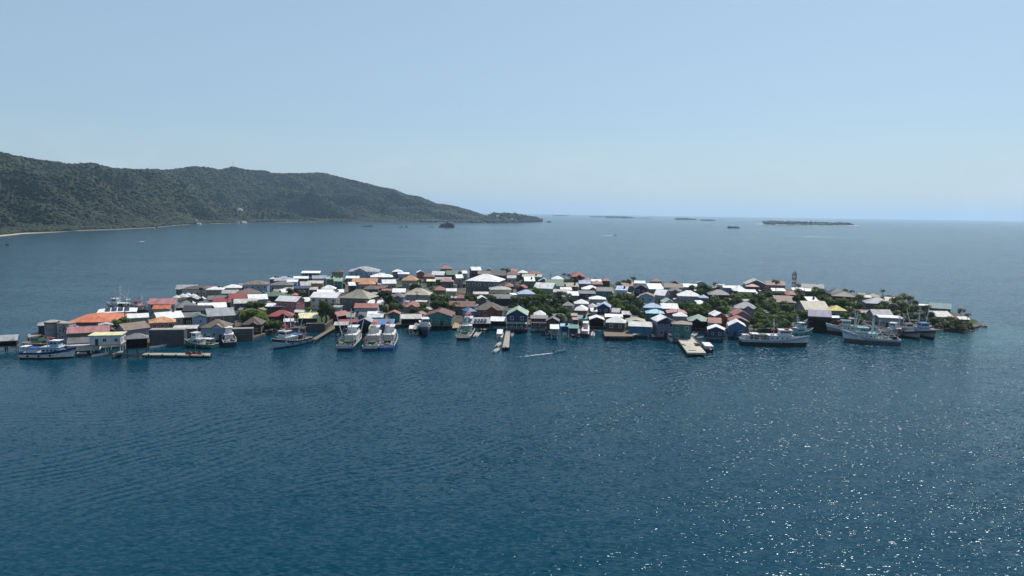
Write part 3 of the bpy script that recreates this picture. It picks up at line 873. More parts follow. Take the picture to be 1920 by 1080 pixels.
def layout(h):
    cx = (h['x0'] + h['x1']) / 2; H = h['H']
    P = at(cx, h['ye'], H); s = P.y / F
    W = (h['x1'] - h['x0']) * s
    c, sn = abs(math.cos(R(h['rot']))), abs(math.sin(R(h['rot'])))
    elev = math.atan2(CAM_H - H, P.y)
    pxh = max(1.0, h['ye'] - h['yt']) * s
    k = h['kind']
    ar = h.get('ar') or {'h': .85, 'r': .75, 'g': 1.15, 's': .7, 'f': .8, 'c': .85}[k]
    if 'D' in h['fl']: ar *= 1.7
    if 'N' in h['fl']: ar *= .55
    if 'L' in h['fl']: ar = .35
    for _ in range(6):
        w = W / (c + ar * sn); d = w * ar
        dv = w * sn + d * c
        te = math.tan(elev)
        if k in 'hrc': Rr = pxh - dv / 2 * te; lim = (.10, .62)
        elif k == 'g': Rr = pxh - dv * te * .8; lim = (.10, .55)
        else: Rr = pxh - dv * te; lim = (.0, .35)
        half = (min(w, d) / 2 if k in 'hc' else (d / 2 if k == 'r' else (w / 2 if k == 'g' else d)))
        if Rr < lim[0] * half and ar > .45: ar *= .85
        elif Rr > lim[1] * half and ar < 1.5: ar *= 1.15
        else: break
    Rr = min(max(Rr, lim[0] * half), lim[1] * half)
    fwd = Vector((P.x, P.y, 0)).normalized()
    C = P + fwd * (dv / 2); C.z = 0
    h.update(w=w, d=d, R=Rr, C=C, az=R(h['rot']) - math.atan2(P.x, P.y) * .6, cx=cx)
    return h

def obb_overlap(a, b):
    def ax(h): return (Vector((math.cos(h['az']), math.sin(h['az']))), Vector((-math.sin(h['az']), math.cos(h['az']))))
    T = Vector((b['C'].x - a['C'].x, b['C'].y - a['C'].y)); A = ax(a); B = ax(b); best = 1e9
    for L in (*A, *B):
        ra = sum(abs(L.dot(A[i])) * (a['w'], a['d'])[i] / 2 for i in (0, 1)); rb = sum(abs(L.dot(B[i])) * (b['w'], b['d'])[i] / 2 for i in (0, 1))
        pen = ra + rb - abs(L.dot(T))
        if pen <= 0: return 0
        best = min(best, pen)
    return best

def relax(hs, it=14):
    for h in hs: h['H0'] = h['H']; layout(h)
    for k in range(it):
        cnt = 0
        for i in range(len(hs)):
            for j in range(i + 1, len(hs)):
                a, b = hs[i], hs[j]
                if abs(a['C'].x - b['C'].x) > 45 or abs(a['C'].y - b['C'].y) > 45: continue
                p = obb_overlap(a, b)
                if p > .3:
                    cnt += 1
                    f, r = (a, b) if a['ye'] > b['ye'] else (b, a)      # f stands nearer
                    for h, s in ((f, 1), (r, -1)):
                        st = min(.35, p * .05)
                        if 'X' in h['fl']: continue
                        if abs(h['H'] + s * st - h['H0']) < 0.9 and h['H'] + s * st > 2.9: h['H'] += s * st; layout(h)
                    if p > .8 and k > 4:
                        h = r if 'X' in f['fl'] else (f if f['kind'] in 'rsf' or 'X' in r['fl'] else r)
                        if 'X' not in h['fl']:
                            h['ar'] = max(.45, h['d'] / h['w'] * .93); layout(h)
        if cnt == 0: break
    return cnt

def build_house(h, idx):
    w, d, Rr, H, fl, kind = h['w'], h['d'], h['R'], h['H'], h['fl'], h['kind']
    near = h['C'].y < 400
    over = 'w' in fl; stil = over or 'S' in fl
    z0 = GZ
    if over: z0 = max(1.7, H - (5.6 if '2' in fl else 3.0))
    elif 'S' in fl: z0 = max(GZ + 1.6, H - 3.2)
    root = empty('house' if not h.get('name') else h['name'], (h['C'].x, h['C'].y, 0), h['az'])
    h['root'] = root
    ov = .45; a, b = w / 2 - ov, d / 2 - ov
    rnd = random.Random(idx * 7 + 1)
    wm, rm = WM[h['wc']], RM[h['rc']]
    # ---- walls
    mb = MB()
    if 'o' in fl:      # open at the front: side and back walls and a dark inside
        t = .15
        mb.box(-a, -b, z0, -a + t, b, H); mb.box(a - t, -b, z0, a, b, H); mb.box(-a + t, b - t, z0, a - t, b, H)
        if H - z0 > 3.4: mb.box(-a + t, -b, H - 1.1, a - t, -b + t, H)
        mb.box(-a + t, -b + t, z0, a - t, b - t, z0 + .12)
        ge = False
    else: mb.box(-a, -b, z0, a, b, H)
    hz_ = .12
    if kind == 'r':
        zr = max(.05, (Rr) * (b / (b + ov)) - .02)
        for sx in (-1, 1):
            x0_, x1_ = (sx * a, sx * (a - .18)) if sx < 0 else (sx * (a - .18), sx * a)
            mb.add([(x0_, -b, H), (x0_, b, H), (x0_, 0, H + zr), (x1_, -b, H), (x1_, b, H), (x1_, 0, H + zr)], [(0, 2, 1), (3, 4, 5), (0, 3, 5, 2), (1, 2, 5, 4)])
    if kind == 'g':
        zr = max(.05, (Rr) * (a / (a + ov)) - .02)
        for y0_, y1_ in ((-b, -b + .18), (b - .18, b)):
            mb.add([(-a, y0_, H), (a, y0_, H), (0, y0_, H + zr), (-a, y1_, H), (a, y1_, H), (0, y1_, H + zr)], [(0, 1, 2), (3, 5, 4), (0, 2, 5, 3), (1, 4, 5, 2)])
    if kind in 'sf':
        mb.add([(-a, b - .18, H), (a, b - .18, H), (a, b, H), (-a, b, H), (-a, b - .18, H + Rr * .92), (a, b - .18, H + Rr * .92), (a, b, H + Rr * .95), (-a, b, H + Rr * .95)],
               [(4, 5, 6, 7), (0, 1, 5, 4), (1, 2, 6, 5), (2, 3, 7, 6), (3, 0, 4, 7)])
        for sx in (-1, 1):
            x0_, x1_ = (-a, -a + .15) if sx < 0 else (a - .15, a)
            mb.add([(x0_, -b, H), (x1_, -b, H), (x1_, b - .18, H), (x0_, b - .18, H), (x0_, b - .18, H + Rr * .9), (x1_, b - .18, H + Rr * .9)], [(0, 3, 4), (1, 5, 2), (0, 4, 5, 1)])
    mb.build('wall', wm, root)
    # ---- roof
    if kind in 'hc': rf = roof_hip(w, d, Rr)
    elif kind == 'r': rf = roof_gable(w, d, Rr, along='x')
    elif kind == 'g': rf = roof_gable(w, d, Rr, along='y')
    else: rf = roof_shed(w, d, Rr)
    ro = rf.build('roof', rm, root, loc=(0, 0, H))
    if kind == 'c':     # front cross gable
        gw = w * .42; gx = w * (.12 if rnd.random() < .5 else -.12); gr = min(Rr * .8, gw * .32); gd = d * .5
        gx = float(h.get('gx', gx))
        g2 = MB(); hw = gw / 2
        g2.add([(-hw + .3, -d / 2 - .5, H - .02), (hw - .3, -d / 2 - .5, H - .02), (0, -d / 2 - .5, H + gr - .25), (-hw + .3, -b, H - .02), (hw - .3, -b, H - .02), (0, -b, H + gr - .25)],
               [(0, 1, 2), (3, 5, 4), (0, 2, 5, 3), (1, 4, 5, 2), (0, 3, 4, 1)])
        g2.build('front_gable', WM['K'] if 'k' in fl else wm, root, loc=(gx, 0, .0))
        r2 = roof_gable(gw, gd, gr, along='y'); r2.build('porch_roof', rm, root, loc=(gx, -d / 2 - .8 + gd / 2, H + .05))
    if 'q' in fl:       # roof-top solar array
        q = MB()
        for i in range(4):
            xx = -w * .30 + i * w * .16
            q.box(xx, -.2 * d, 0, xx + w * .13, .18 * d, .06)
        o = q.build('solar_panel', M_SOLAR, root); o.location = (0, -d * .22, H + .42 + Rr * .48)
        o.rotation_euler = (math.atan2(Rr, d / 2 if kind != 's' else d), 0, 0)
    if h.get('auto') and rnd.random() < .12 and 'n' not in fl: fl += 't'
    if 't' in fl:       # ridge vents / tank
        q = MB(); q.tube((0, 0, 0), (0, 0, 1.3), .6, .55, 10); q.build('water_tank', M_BLACK, root, loc=(w * .2, 0, H + Rr * .5))
    # ---- openings
    if 'n' not in fl and 'o' not in fl:
        st = 2 if H - z0 > 4.9 else 1
        hs = (H - z0) / st
        pw = window_mesh('pane') if near else window_mesh('both'); fr = window_mesh('frame')
        def put(x, y, z, rz, sc=1.0):
            o = link('window', pw, root, (x, y, z), rz, (sc, 1, sc))
            if near: link('frame', fr, o)
        doorx = rnd.uniform(-.6, .6) * a
        for k in range(st):
            zz = z0 + hs * k + hs * .34; n = max(1, min(6, int(round(2 * a / 3.4))))
            for i in range(n):
                x = -a + 2 * a * (i + .5) / n + rnd.uniform(-.2, .2)
                if k == 0 and not over and abs(x - doorx) < 1.3: continue
                put(x, -b, zz, 0, rnd.choice((.85, 1, 1, 1.25)))
            m = max(1, min(4, int(round(2 * b / 3.8))))
            for i in range(m):
                y = -b + 2 * b * (i + .5) / m
                put(a, y, zz, R(90)); put(-a, y, zz, R(-90))
        link('door', window_mesh('door'), root, (doorx, -b, z0 + .02), 0)
    # ---- piles and floor
    if stil:
        fm = MB(); fm.box(-a - .1, -b - (.9 if 'p' in fl else .1), z0 - .22, a + .1, b + .1, z0); fm.build('floor', M_WOOD if over else M_DCONC, root)
        bz = -1.6 if over else GZ - .1; n = max(2, min(6, int(2 * a / 3.2) + 1)); pm = window_mesh('pilew' if 'v' in fl else 'pile')
        for i in range(n):
            for y in ((-b + .2, 0, b - .3) if 2 * b > 5 else (-b + .2, b - .3)):
                link('pile', pm, root, (-a + .25 + (2 * a - .5) * i / (n - 1), y, bz), 0, (1, 1, z0 - .22 - bz))
    if h.get('auto') and 'n' not in fl and not stil and rnd.random() < .45:      # lean-to against a side wall
        sx = rnd.choice((-1, 1)); lw = rnd.uniform(1.6, 2.6); ld = b * rnd.uniform(.8, 1.5); y0_ = -b + rnd.uniform(0, .4); lz = min(H - .6, z0 + 2.6)
        q = MB(); xa, xb = (a + .02, a + lw) if sx > 0 else (-a - lw, -a - .02); q.box(xa, y0_, z0, xb, y0_ + ld, lz - .4); q.build('lean_to', WM[rnd.choice('GgwSB')], root)
        q = MB(); zl, zr_ = (lz, lz - .35) if sx > 0 else (lz - .35, lz)
        q.hexa([(xa - .02, y0_ - .25, zl), (xb + .02, y0_ - .25, zr_), (xb + .02, y0_ + ld + .2, zr_), (xa - .02, y0_ + ld + .2, zl)], [(xa - .02, y0_ - .25, zl + .1), (xb + .02, y0_ - .25, zr_ + .1), (xb + .02, y0_ + ld + .2, zr_ + .1), (xa - .02, y0_ + ld + .2, zl + .1)])
        q.build('lean_to_roof', RM[rnd.choice('wgrWGb')], root)
    # ---- porch with posts and rail
    if 'p' in fl:
        pr = MB(); pr.box(-a, -b - 1.7, z0 - .2, a, -b - (.12 if stil else .03), z0 - .02); pr.build('porch_deck', M_WOOD, root)
        rl = MB()
        rl.box(-a, -b - 1.68, z0 + .85, a, -b - 1.62, z0 + .92); rl.box(-a, -b - 1.68, z0 + .4, a, -b - 1.62, z0 + .45)
        m = max(3, int(2 * a / 1.6))
        for i in range(m + 1):
            x = -a + .04 + (2 * a - .08) * i / m; rl.box(x - .04, -b - 1.69, z0 - .02, x + .04, -b - 1.61, z0 + .85)
        rl.build('railing', M_WHITE, root)
        pp = MB()
        ph = 2.1
        for i in range(3):
            x = -a + .1 + (2 * a - .2) * i / 2; pp.box(x - .07, -b - 1.6, z0, x + .07, -b - 1.46, z0 + ph)
        pp.build('post', M_WHITE, root)
        aw = MB(); aw.hexa([(-a - .2, -b - 1.9, z0 + ph), (a + .2, -b - 1.9, z0 + ph), (a + .2, -b - .02, z0 + ph + .5), (-a - .2, -b - .02, z0 + ph + .5)],
                           [(-a - .2, -b - 1.9, z0 + ph + .1), (a + .2, -b - 1.9, z0 + ph + .1), (a + .2, -b - .02, z0 + ph + .6), (-a - .2, -b - .02, z0 + ph + .6)])
        aw.build('awning', rm, root)
    return root
# ================================================================== THE TOWN
hs = parse_houses(HOUSE_TABLE)
rs_ = random.Random(12)
for h in hs:
    if not h['lab'] and h['wc'] == 'G' and 'n' not in h['fl']: h['wc'] = rs_.choice('GGggwSBGGu')
LEFT = relax(hs)
# small sheds in the gaps between the listed houses
def inside(x, y, poly):
    c = False; n = len(poly)
    for i in range(n):
        (x1, y1), (x2, y2) = poly[i], poly[(i + 1) % n]
        if (y1 > y) != (y2 > y) and x < (x2 - x1) * (y - y1) / (y2 - y1) + x1: c = not c
    return c
tries = 0; added = 0
while added < 120 and tries < 9000:
    tries += 1
    px = rs_.uniform(300, 1720); py = rs_.uniform(540, 618); p = at(px, py, 0)
    if not all(inside(p.x + dx, p.y + dy, top) for dx in (-4, 4) for dy in (-4, 5)): continue
    w_ = rs_.uniform(3.5, 8.0); d_ = rs_.uniform(3, 5.5); k = rs_.choice('ssrg')
    q = dict(w=w_, d=d_, R={'s': .5, 'r': .9, 'g': 1.0}[k], C=Vector((p.x, p.y, 0)), az=R(rs_.choice((-20, -8, 0, 0, 8, 20))), H=GZ + rs_.uniform(2.3, 3.0), kind=k, rc=rs_.choice('WwwggrGGSBRb'), wc=rs_.choice('GgwSBuK'), fl='n', lab=None, cx=px, ye=py, x0=0, x1=0, yt=0, rot=0)
    if any(abs(o['C'].x - p.x) < 40 and abs(o['C'].y - p.y) < 40 and obb_overlap(dict(q, w=w_ + .8, d=d_ + .8), o) > 0 for o in hs): continue
    hs.append(q); added += 1
print('sheds', added, tries)
FORM = {'h': 'hip', 'r': 'ridged', 'g': 'gabled', 's': 'flat', 'f': 'flat', 'c': 'cross-gabled'}
LANDMARKS = [(190, 'the broad orange roof'), (292, 'the pink-roofed blue house'), (395, 'the grey warehouse'), (544, 'the pink two-storey house'), (680, 'the huge khaki roof'),
             (825, 'the teal waterfront house'), (912, 'the biggest white hall'), (1050, 'the dark palm grove'), (1165, 'the brown dock house'), (1297, 'the square pier'),
             (1393, 'the long trawler'), (1490, 'the lattice tower'), (1567, 'the yellow-roofed house'), (1765, 'the big teal house')]
def auto_labels(hs):
    for h in hs:
        h['desc'] = f"{PAL[h['rc']][1]} {FORM[h['kind']]}-roofed house, {PAL[h['wc']][1]} walls" if h['kind'] != 'g' and h['kind'] != 'c' else f"{PAL[h['rc']][1]} {FORM[h['kind']]} house, {PAL[h['wc']][1]} walls"
        if h['kind'] == 'r': h['desc'] = f"{PAL[h['rc']][1]} ridge-roofed house, {PAL[h['wc']][1]} walls"
        if 'n' in h['fl']: h['desc'] = h['desc'].replace('house', 'shed')
    used = set()
    for h in hs: h['auto'] = not h['lab']
    ordw = ['first', 'second', 'third', 'fourth', 'fifth', 'sixth', 'seventh', 'eighth', 'ninth', 'tenth', 'eleventh', 'twelfth']
    for h in hs:
        if h['lab']: used.add(h['lab']); continue
        same = [q for q in hs if q['desc'] == h['desc'] and q['auto']]
        lx, ln = min(LANDMARKS, key=lambda L: abs(L[0] - h['cx']) if abs(L[0] - h['cx']) > 4 else 999)
        right = h['cx'] > lx
        side = sorted([q for q in same if (q['cx'] > lx) == right], key=lambda q: abs(q['cx'] - lx))
        k = side.index(h)
        back = 'at the back shore' if h['ye'] < 530 else None
        w = 'right' if right else 'left'
        lab = f"{h['desc']}, {(ordw[k] if k < 12 else f'{k + 1}th')} such one {w} of {ln}"
        if lab in used: lab += ' again'
        used.add(lab); h['lab'] = lab
auto_labels(hs)
for i, h in enumerate(hs):
    if 'n' in h['fl'] and 'w' not in h['fl']: h['name'] = 'shed'
    if 'o' in h['fl']: h['name'] = 'boathouse'
    if 'hall on the island' in h['lab']: h['name'] = 'hall'
    if 'warehouse roof' in h['lab'] and not h['auto']: h['name'] = 'warehouse'
    r = build_house(h, i)
    tag(r, h['lab'], {'shed': 'shed', 'boathouse': 'boathouse', 'hall': 'hall', 'warehouse': 'warehouse'}.get(h.get('name'), 'house'), 'buildings crowded on the island')
print('houses', len(hs), 'overlaps left', LEFT)

# sign strokes on the navy gable of the warehouse by the square pier
for h in hs:
    if h['lab'].startswith('white-roofed warehouse with navy gable'):
        a, b = h['w'] / 2 - .45, h['d'] / 2 - .45
        mb = MB(); mb.add([(-a + .1, -b - .06, h['H'] - .9), (a - .1, -b - .06, h['H'] - .9), (a - .1, -b - .06, h['H'] + .05), (0, -b - .06, h['H'] + h['R'] * .9), (-a + .1, -b - .06, h['H'] + .05),
                           (-a + .1, -b + .0, h['H'] - .9), (a - .1, -b + .0, h['H'] - .9), (a - .1, -b + .0, h['H'] + .05), (0, -b + .0, h['H'] + h['R'] * .9), (-a + .1, -b + .0, h['H'] + .05)],
                          [(0, 1, 2, 3, 4), (9, 8, 7, 6, 5), (0, 5, 6, 1), (1, 6, 7, 2), (2, 7, 8, 3), (3, 8, 9, 4), (4, 9, 5, 0)])
        mb.build('gable_board', M_NAVY, h['root'])
        s = MB(); x = a * .12
        for k in range(9):
            wd = (.34, .2, .3, .26)[k % 4]; s.box(x, -b - .09, h['H'] + .15, x + .1, -b - .062, h['H'] + .62)
            s.box(x + .1, -b - .09, h['H'] + (.52 if k % 2 else .15), x + wd, -b - .062, h['H'] + (.62 if k % 2 else .25)); x += wd + .14
        s.build('lettering', M_PBLUE, h['root'])

# ------------------------------------------------------------------ tank tower at the left end
p = at(104, 641, GZ); sc_ = p.y / F
def tube_mesh(r, z0, z1, n=28): mb = MB(); mb.tube((0, 0, z0), (0, 0, z1), r, r, n); return mb
TW = empty('storage_tank', (p.x - 12 * sc_, p.y + 12 * sc_, 0)); tag(TW, 'tall round grey storage tank with rusty rim near the left end', 'tank')
M_TANK = plain('tank_steel', (.30, .31, .31), .6, var=.5, scale=.5)
rt = 13.0 * sc_; hg = 36 * sc_
tube_mesh(rt, GZ, GZ + hg).build('tank_wall', M_TANK, TW)
tube_mesh(rt + .12, GZ + hg - .35, GZ + hg + .06).build('rim', M_RUST, TW); tube_mesh(rt - .15, GZ + hg + .07, GZ + hg + .2).build('tank_roof', M_CONC, TW)
q = MB(); q.tube((rt + .3, -.5, GZ), (rt + .3, -.5, GZ + hg + .6), .32, .32, 10); q.build('vent_pipe', plain('yellow_rust', (.40, .26, .10), .8), TW)
g = NG('mottled_stone'); v = g.n('ShaderNodeTexVoronoi'); v.inputs['Scale'].default_value = 1.5; g.l(g.vmath('ADD', g.obj(), g.vmath('SCALE', g.noise(g.obj(), 1.2, 3).outputs['Color'], scale=.9)), v.inputs['Vector'])
g.pbr(g.mix(g.mapr(v.outputs['Distance'], .30, .48, 0, 1), (.018, .017, .018), (.34, .33, .34)), .9); M_MOT = g.m
p2_ = at(116, 644, GZ); ST = empty('storage_block', (p2_.x, p2_.y + 3, 0), R(-4)); tag(ST, 'tall dark block mottled with pale patches right of the round tank', 'building')
ww = 24.5 * sc_
q = MB(); q.box(-ww / 2, -ww * .35, GZ, ww / 2, ww * .45, GZ + 36 * sc_); q.build('wall', M_MOT, ST)
q = MB(); q.box(-ww / 2 - .15, -ww * .35 - .15, GZ + 36 * sc_, ww / 2 + .15, ww * .45 + .15, GZ + 36 * sc_ + .25); q.build('coping', M_CONC, ST)

# dark pole stack over the left town
p = at(378, 575, GZ); T0 = empty('siren_mast', (p.x, p.y, 0)); tag(T0, 'black mast on a dark box above the left-hand roofs', 'mast')
u_ = p.y / F
q = MB(); q.box(-2.6 * u_, -1, GZ, 2.6 * u_, 1, GZ + 16 * u_); q.build('housing', M_BLACK, T0)
q = MB(); q.tube((0, 0, GZ + 16 * u_), (0, 0, GZ + 33 * u_), .28, .2, 8); q.build('pole', M_BLACK, T0)
q = MB(); q.box(-.8, -.5, GZ + 33 * u_, .8, .5, GZ + 36 * u_); q.build('siren_head', M_BLACK, T0)

# lattice tower
p = at(1488, 545, GZ); u_ = p.y / F; T1 = empty('lattice_tower', (p.x, p.y, 0)); tag(T1, 'red and white steel lattice tower above the right-hand roofs', 'tower')
for nm, xs in (('left_mast', 0),):
    hT = 32 * u_; e = 2.6 * u_
    for k in range(8):
        z0 = GZ + hT * k / 8; z1 = GZ + hT * (k + 1) / 8
        q = MB(); c = [(-e, -e), (e, -e), (e, e), (-e, e)]
        for i in range(4):
            a = c[i]; b = c[(i + 1) % 4]
            q.tube((a[0], a[1], z0), (a[0], a[1], z1), .17, n=5); q.tube((a[0], a[1], z1), (b[0], b[1], z1), .10, n=4)
            q.tube((a[0], a[1], z0), (b[0], b[1], z1), .09, n=4); q.tube((b[0], b[1], z0), (a[0], a[1], z1), .09, n=4)
        q.build('lattice_section', M_RED if k % 2 else M_WHITE, T1)
    for (dx, dy, zz) in ((-e, -e, .98), (e, -e, .92), (-e, e, .86), (e, e, .99), (e, -e, .72)):
        q = MB(); q.tube((dx, dy, GZ + hT * zz - 1.0), (dx, dy, GZ + hT * zz + 1.6), .35, n=8); q.build('antenna', M_GREYP, T1)

# ------------------------------------------------------------------ dark quay walls, left
def wall_between(pa, pb, top_py, name, label, cat, mat, thick=.5, z0=-1.5, zt=None):
    a = at(*pa, 0); b = at(*pb, 0); d = b - a; L = d.length
    zt = zt if zt else CAM_H + ray((pa[0] + pb[0]) / 2, top_py).z * ((a.y + b.y) / 2 / ray((pa[0] + pb[0]) / 2, top_py).y)
    r = empty(name, (a.x, a.y, 0), math.atan2(d.y, d.x)); tag(r, label, cat)
    mb = MB(); mb.box(0, 0, z0, L, thick, zt); mb.build('wall', mat, r)
    mb = MB(); mb.box(-.1, -.1, zt, L + .1, thick + .1, zt + .2); mb.build('coping', M_CONC, r)
    mb = MB()
    n = max(2, int(L / 4))
    for i in range(n + 1): x = .2 + (L - .4) * i / n; mb.box(x - .16, -.22, z0, x + .16, 0, zt)
    mb.build('buttress', mat, r); return r
wall_between((281, 649), (346, 648), 619, 'sea_wall', 'high dark seawall under the pale orange-roofed house', 'wall', M_DCONC, 4)
wall_between((383, 640), (474, 638), 617.5, 'sea_wall', 'long dark grey seawall in front of the brown cross-gabled house', 'wall', M_DCONC, 3)
r = wall_between((575, 623), (608, 622), 607, 'concrete_shell', 'roofless dark concrete enclosure beside the slanting jetty', 'building', M_DCONC, .4)
a = at(608, 622, 0); b = at(626, 609, 0)
q = MB(); d = (b - a); ang = math.atan2(d.y, d.x) - r.rotation_euler.z; L = d.length
L0 = (at(608, 622, 0) - at(575, 623, 0)).length
q.box(.5, -.25, -1.5, L, .25, 2.9)
for i in range(8): q.box(.8 + i * L / 9, -.40, -1.5, 1.1 + i * L / 9, -.25, 2.9)
q.build('side_wall', M_WOOD, r, loc=(L0, 0, 0), rz=ang)
q = MB(); q.box(.3, 8, -1, L0 - .3, 8.4, 2.7); q.box(0, .5, -1, .4, 8, 2.7); q.build('back_wall', M_DCONC, r)

# ------------------------------------------------------------------ piers
def pier(pts, z, name, label, mat, pile_gap=3.0, rail=False, fender=False, thick=.35):
    """pts: four pixel corners, near-left, near-right, far-right, far-left"""
    P = [at(x, y, z) for x, y in pts]; c = sum((Vector(p) for p in P), Vector()) / 4
    r = empty(name, (c.x, c.y, 0)); tag(r, label, 'pier')
    lo = [(p.x - c.x, p.y - c.y, z - thick) for p in P]; hi = [(p.x - c.x, p.y - c.y, z) for p in P]
    mb = MB(); mb.hexa(lo, hi); mb.build('deck', mat, r)
    for (i, j) in ((0, 1), (1, 2), (3, 0), (2, 3)):
        a = Vector(lo[i]); b = Vector(lo[j]); n = max(1, int((b - a).length / pile_gap))
        for k in range(n if (i, j) != (2, 3) else 0):
            t = (k + .5) / n if n > 1 else 0.02; q = a.lerp(b, t); inn = Vector((q.x, q.y, 0)) * .96
            link('pile', window_mesh('pile'), r, (inn.x, inn.y, -2.0), 0, (1.1, 1.1, 2.0 + z - thick))
        if fender:
            for k in range(n):
                q = a.lerp(b, (k + .5) / n); m_ = MB(); m_.box(-.16, -.16, z - 1.1, .16, .16, z + .25); m_.build('fender', M_BLACK, r, loc=(q.x * 1.01, q.y * 1.01, 0))
    return r
pier([(266, 665), (394, 666.5), (396, 662), (272, 661.5)], 0.9, 'pier', 'long low concrete pier with black fenders at lower left', M_CONC, 4, fender=True)
pier([(584, 636), (592, 636.5), (631, 613), (625, 612)], 1.2, 'jetty', 'slanting timber jetty beside the roofless concrete enclosure', M_WOOD)
pier([(941.5, 651), (955, 651), (957.5, 615.5), (949, 615.5)], 1.2, 'jetty', 'narrow grey jetty between the small white boats', M_CONC, 2.6, fender=True)
SQ = pier([(1288.8, 661), (1324, 661.5), (1297, 631.5), (1267.5, 631)], 1.5, 'pier', 'wide square concrete pier in front of the green house', plain('cream_concrete', (.50, .46, .37), .85, scale=.3), 4, thick=.6)
pier([(40, 643.5), (78, 645), (78, 641), (44, 640)], 1.0, 'jetty', 'thin footbridge jetty left of the round tank', M_WOOD)
pier([(53, 632), (80, 627), (76, 621), (52, 627)], 1.3, 'jetty', 'old grey jetty sticking out behind the round tank', M_CONC)
pier([(1134, 630), (1187, 630.5), (1186, 620), (1131, 620)], 1.8, 'dock', 'brown timber deck in front of the brown dock house', M_WOOD, 2.5)
pier([(1186, 628), (1222, 622), (1224, 619), (1188, 623)], 2.0, 'walkway', 'raised grey walkway past the navy waterfront shed', M_CONC, 2.5)
pier([(1231, 629), (1262, 628.5), (1256, 625), (1231, 625)], 1.0, 'dock', 'small timber landing under the navy-gabled warehouse', M_WOOD, 3)
pier([(143, 662.5), (163, 662), (163, 660), (146, 660)], 1.0, 'dock', 'short pale landing right of the blue and white boat', M_CONC, 4)
pier([(210, 664), (226, 662), (231, 658), (219, 659)], 0.9, 'dock', 'small sunlit landing below the house on white posts', M_CONC, 4)
pier([(1080, 625), (1088, 625), (1088, 612), (1082, 612)], 1.2, 'jetty', 'short pale finger jetty left of the cabin cruiser', M_CONC, 3)
pier([(848, 615), (868, 614), (866, 605), (850, 605)], 0.95, 'landing', 'sandy landing right of the teal waterfront house', plain('sand', (.42, .30, .18), .9), 5)
_c = SQ.location; _P = [at(x, y, 0) for x, y in ((1288.8, 661), (1324, 661.5), (1297, 631.5), (1267.5, 631))]
_q = MB(); _q.prism([((p.x - _c.x) * .985, (p.y - _c.y) * .985) for p in _P], -1.5, .9); _q.build('underside_shade', M_DCONC, SQ)  # dark block standing in for the shadow under the pier deck
# things lying on the square pier
zt = 1.5
for (px, py, sx, sy, sz, nm, lab, m) in ((1307, 645.5, .9, 1.0, .5, 'crate', 'brown wooden crate on the square pier near its right edge', M_WOOD), (1308, 648.5, 1.0, .5, .35, 'crate', 'low dark crate on the square pier nearest the white boat', M_PILE),
                                    (1282, 647, .15, 1.5, .25, 'beam', 'dark beam lying on the left side of the square pier', M_PILE), (1298, 657, 1.4, .25, .15, 'plank_pile', 'dark planks lying near the outer end of the square pier', M_PILE)):
    p = at(px, py, zt + .01); e = empty(nm, (p.x, p.y, zt + .01), R(12)); tag(e, lab, nm.replace('_', ' '))
    for k in range(3):
        q = MB(); q.box(-sx, -sy + k * sy * .68, 0, sx, -sy + k * sy * .68 + sy * .62, sz * (1 - .12 * k)); q.build('board', m, e)
p = at(365, 664, .9); e = empty('debris_pile', (p.x, p.y, .91)); tag(e, 'rusty brown heap of gear on the long low pier', 'gear')
q = MB(); rs = random.Random(3)
for k in range(14): x = rs.uniform(-3, 3); y = rs.uniform(-.7, .7); s_ = rs.uniform(.3, .9); q.hexa([(x - s_, y - s_ * .5, 0), (x + s_, y - s_ * .6, 0), (x + s_ * .8, y + s_ * .5, 0), (x - s_, y + s_ * .5, 0)], [(x - s_ * .6, y - s_ * .3, s_), (x + s_ * .4, y - s_ * .3, s_ * 1.1), (x + s_ * .5, y + s_ * .3, s_), (x - s_ * .5, y + s_ * .3, s_ * .9)])
q.build('heap', M_RUST, e)
p = at(367, 662.5, .9); e = empty('lamp_post', (p.x, p.y, .9)); tag(e, 'dark green post standing on the long low pier', 'lamp post')
q = MB(); q.tube((0, 0, 0), (0, 0, 24 * p.y / F), .13, .1); q.build('pole', M_GREENP, e); q = MB(); q.box(-.5, -.2, 24 * p.y / F, .2, .2, 24 * p.y / F + .3); q.build('lamp_head', M_BLACK, e)

# ------------------------------------------------------------------ utility poles
POLES = [('B', 1060, 345, 500), ('B', 875, 280, 385), ('B', 998, 395, 490), ('D', 265, 88, 150), ('D', 290, 135, 250), ('D', 350, 300, 440), ('D', 742, 320, 430), ('E', 412, 100, 200),
         ('E', 884, 148, 220), ('F', 395, 430, 575), ('F', 826, 155, 255), ('C', 850, 350, 450), ('A', 1490, 360, 560), ('E', 618, 130, 300), ('D', 1235, 350, 460), ('F', 255, 150, 200), ('H', 20, 250, 330)]
ORD = ['1st', '2nd', '3rd'] + [f'{k}th' for k in range(4, 30)]
for k, (T, x, y0, y1) in enumerate(POLES):
    px, pyt, pyb = tx(T, x), ty(T, y0), ty(T, y1)
    p = at(px, pyb, GZ + 1.0); hh = min(13, (pyb - pyt) * p.y / F)
    e = empty('utility_pole', (p.x, p.y, GZ), R(k * 37 % 90)); tag(e, None, 'utility pole', 'utility poles rising between the roofs')
    lx, ln = min(LANDMARKS, key=lambda L: abs(L[0] - px))
    e['label'] = f"dark utility pole near {ln}, {ORD[sum(tx(q[0], q[1]) < px for q in POLES)]} pole from left"
    q = MB(); q.tube((0, 0, -.1), (0, 0, hh), .17, .11, 6); q.build('pole', M_PILE, e)
    q = MB(); q.box(-1.1, -.06, hh - .7, 1.1, .06, hh - .58); q.build('crossarm', M_PILE, e)
    q = MB(); q.tube((.35, 0, hh - 1.9), (.35, 0, hh - 1.1), .22, n=8); q.build('transformer', M_GREYP, e)
_pl = ['tall pole', 'short pole']

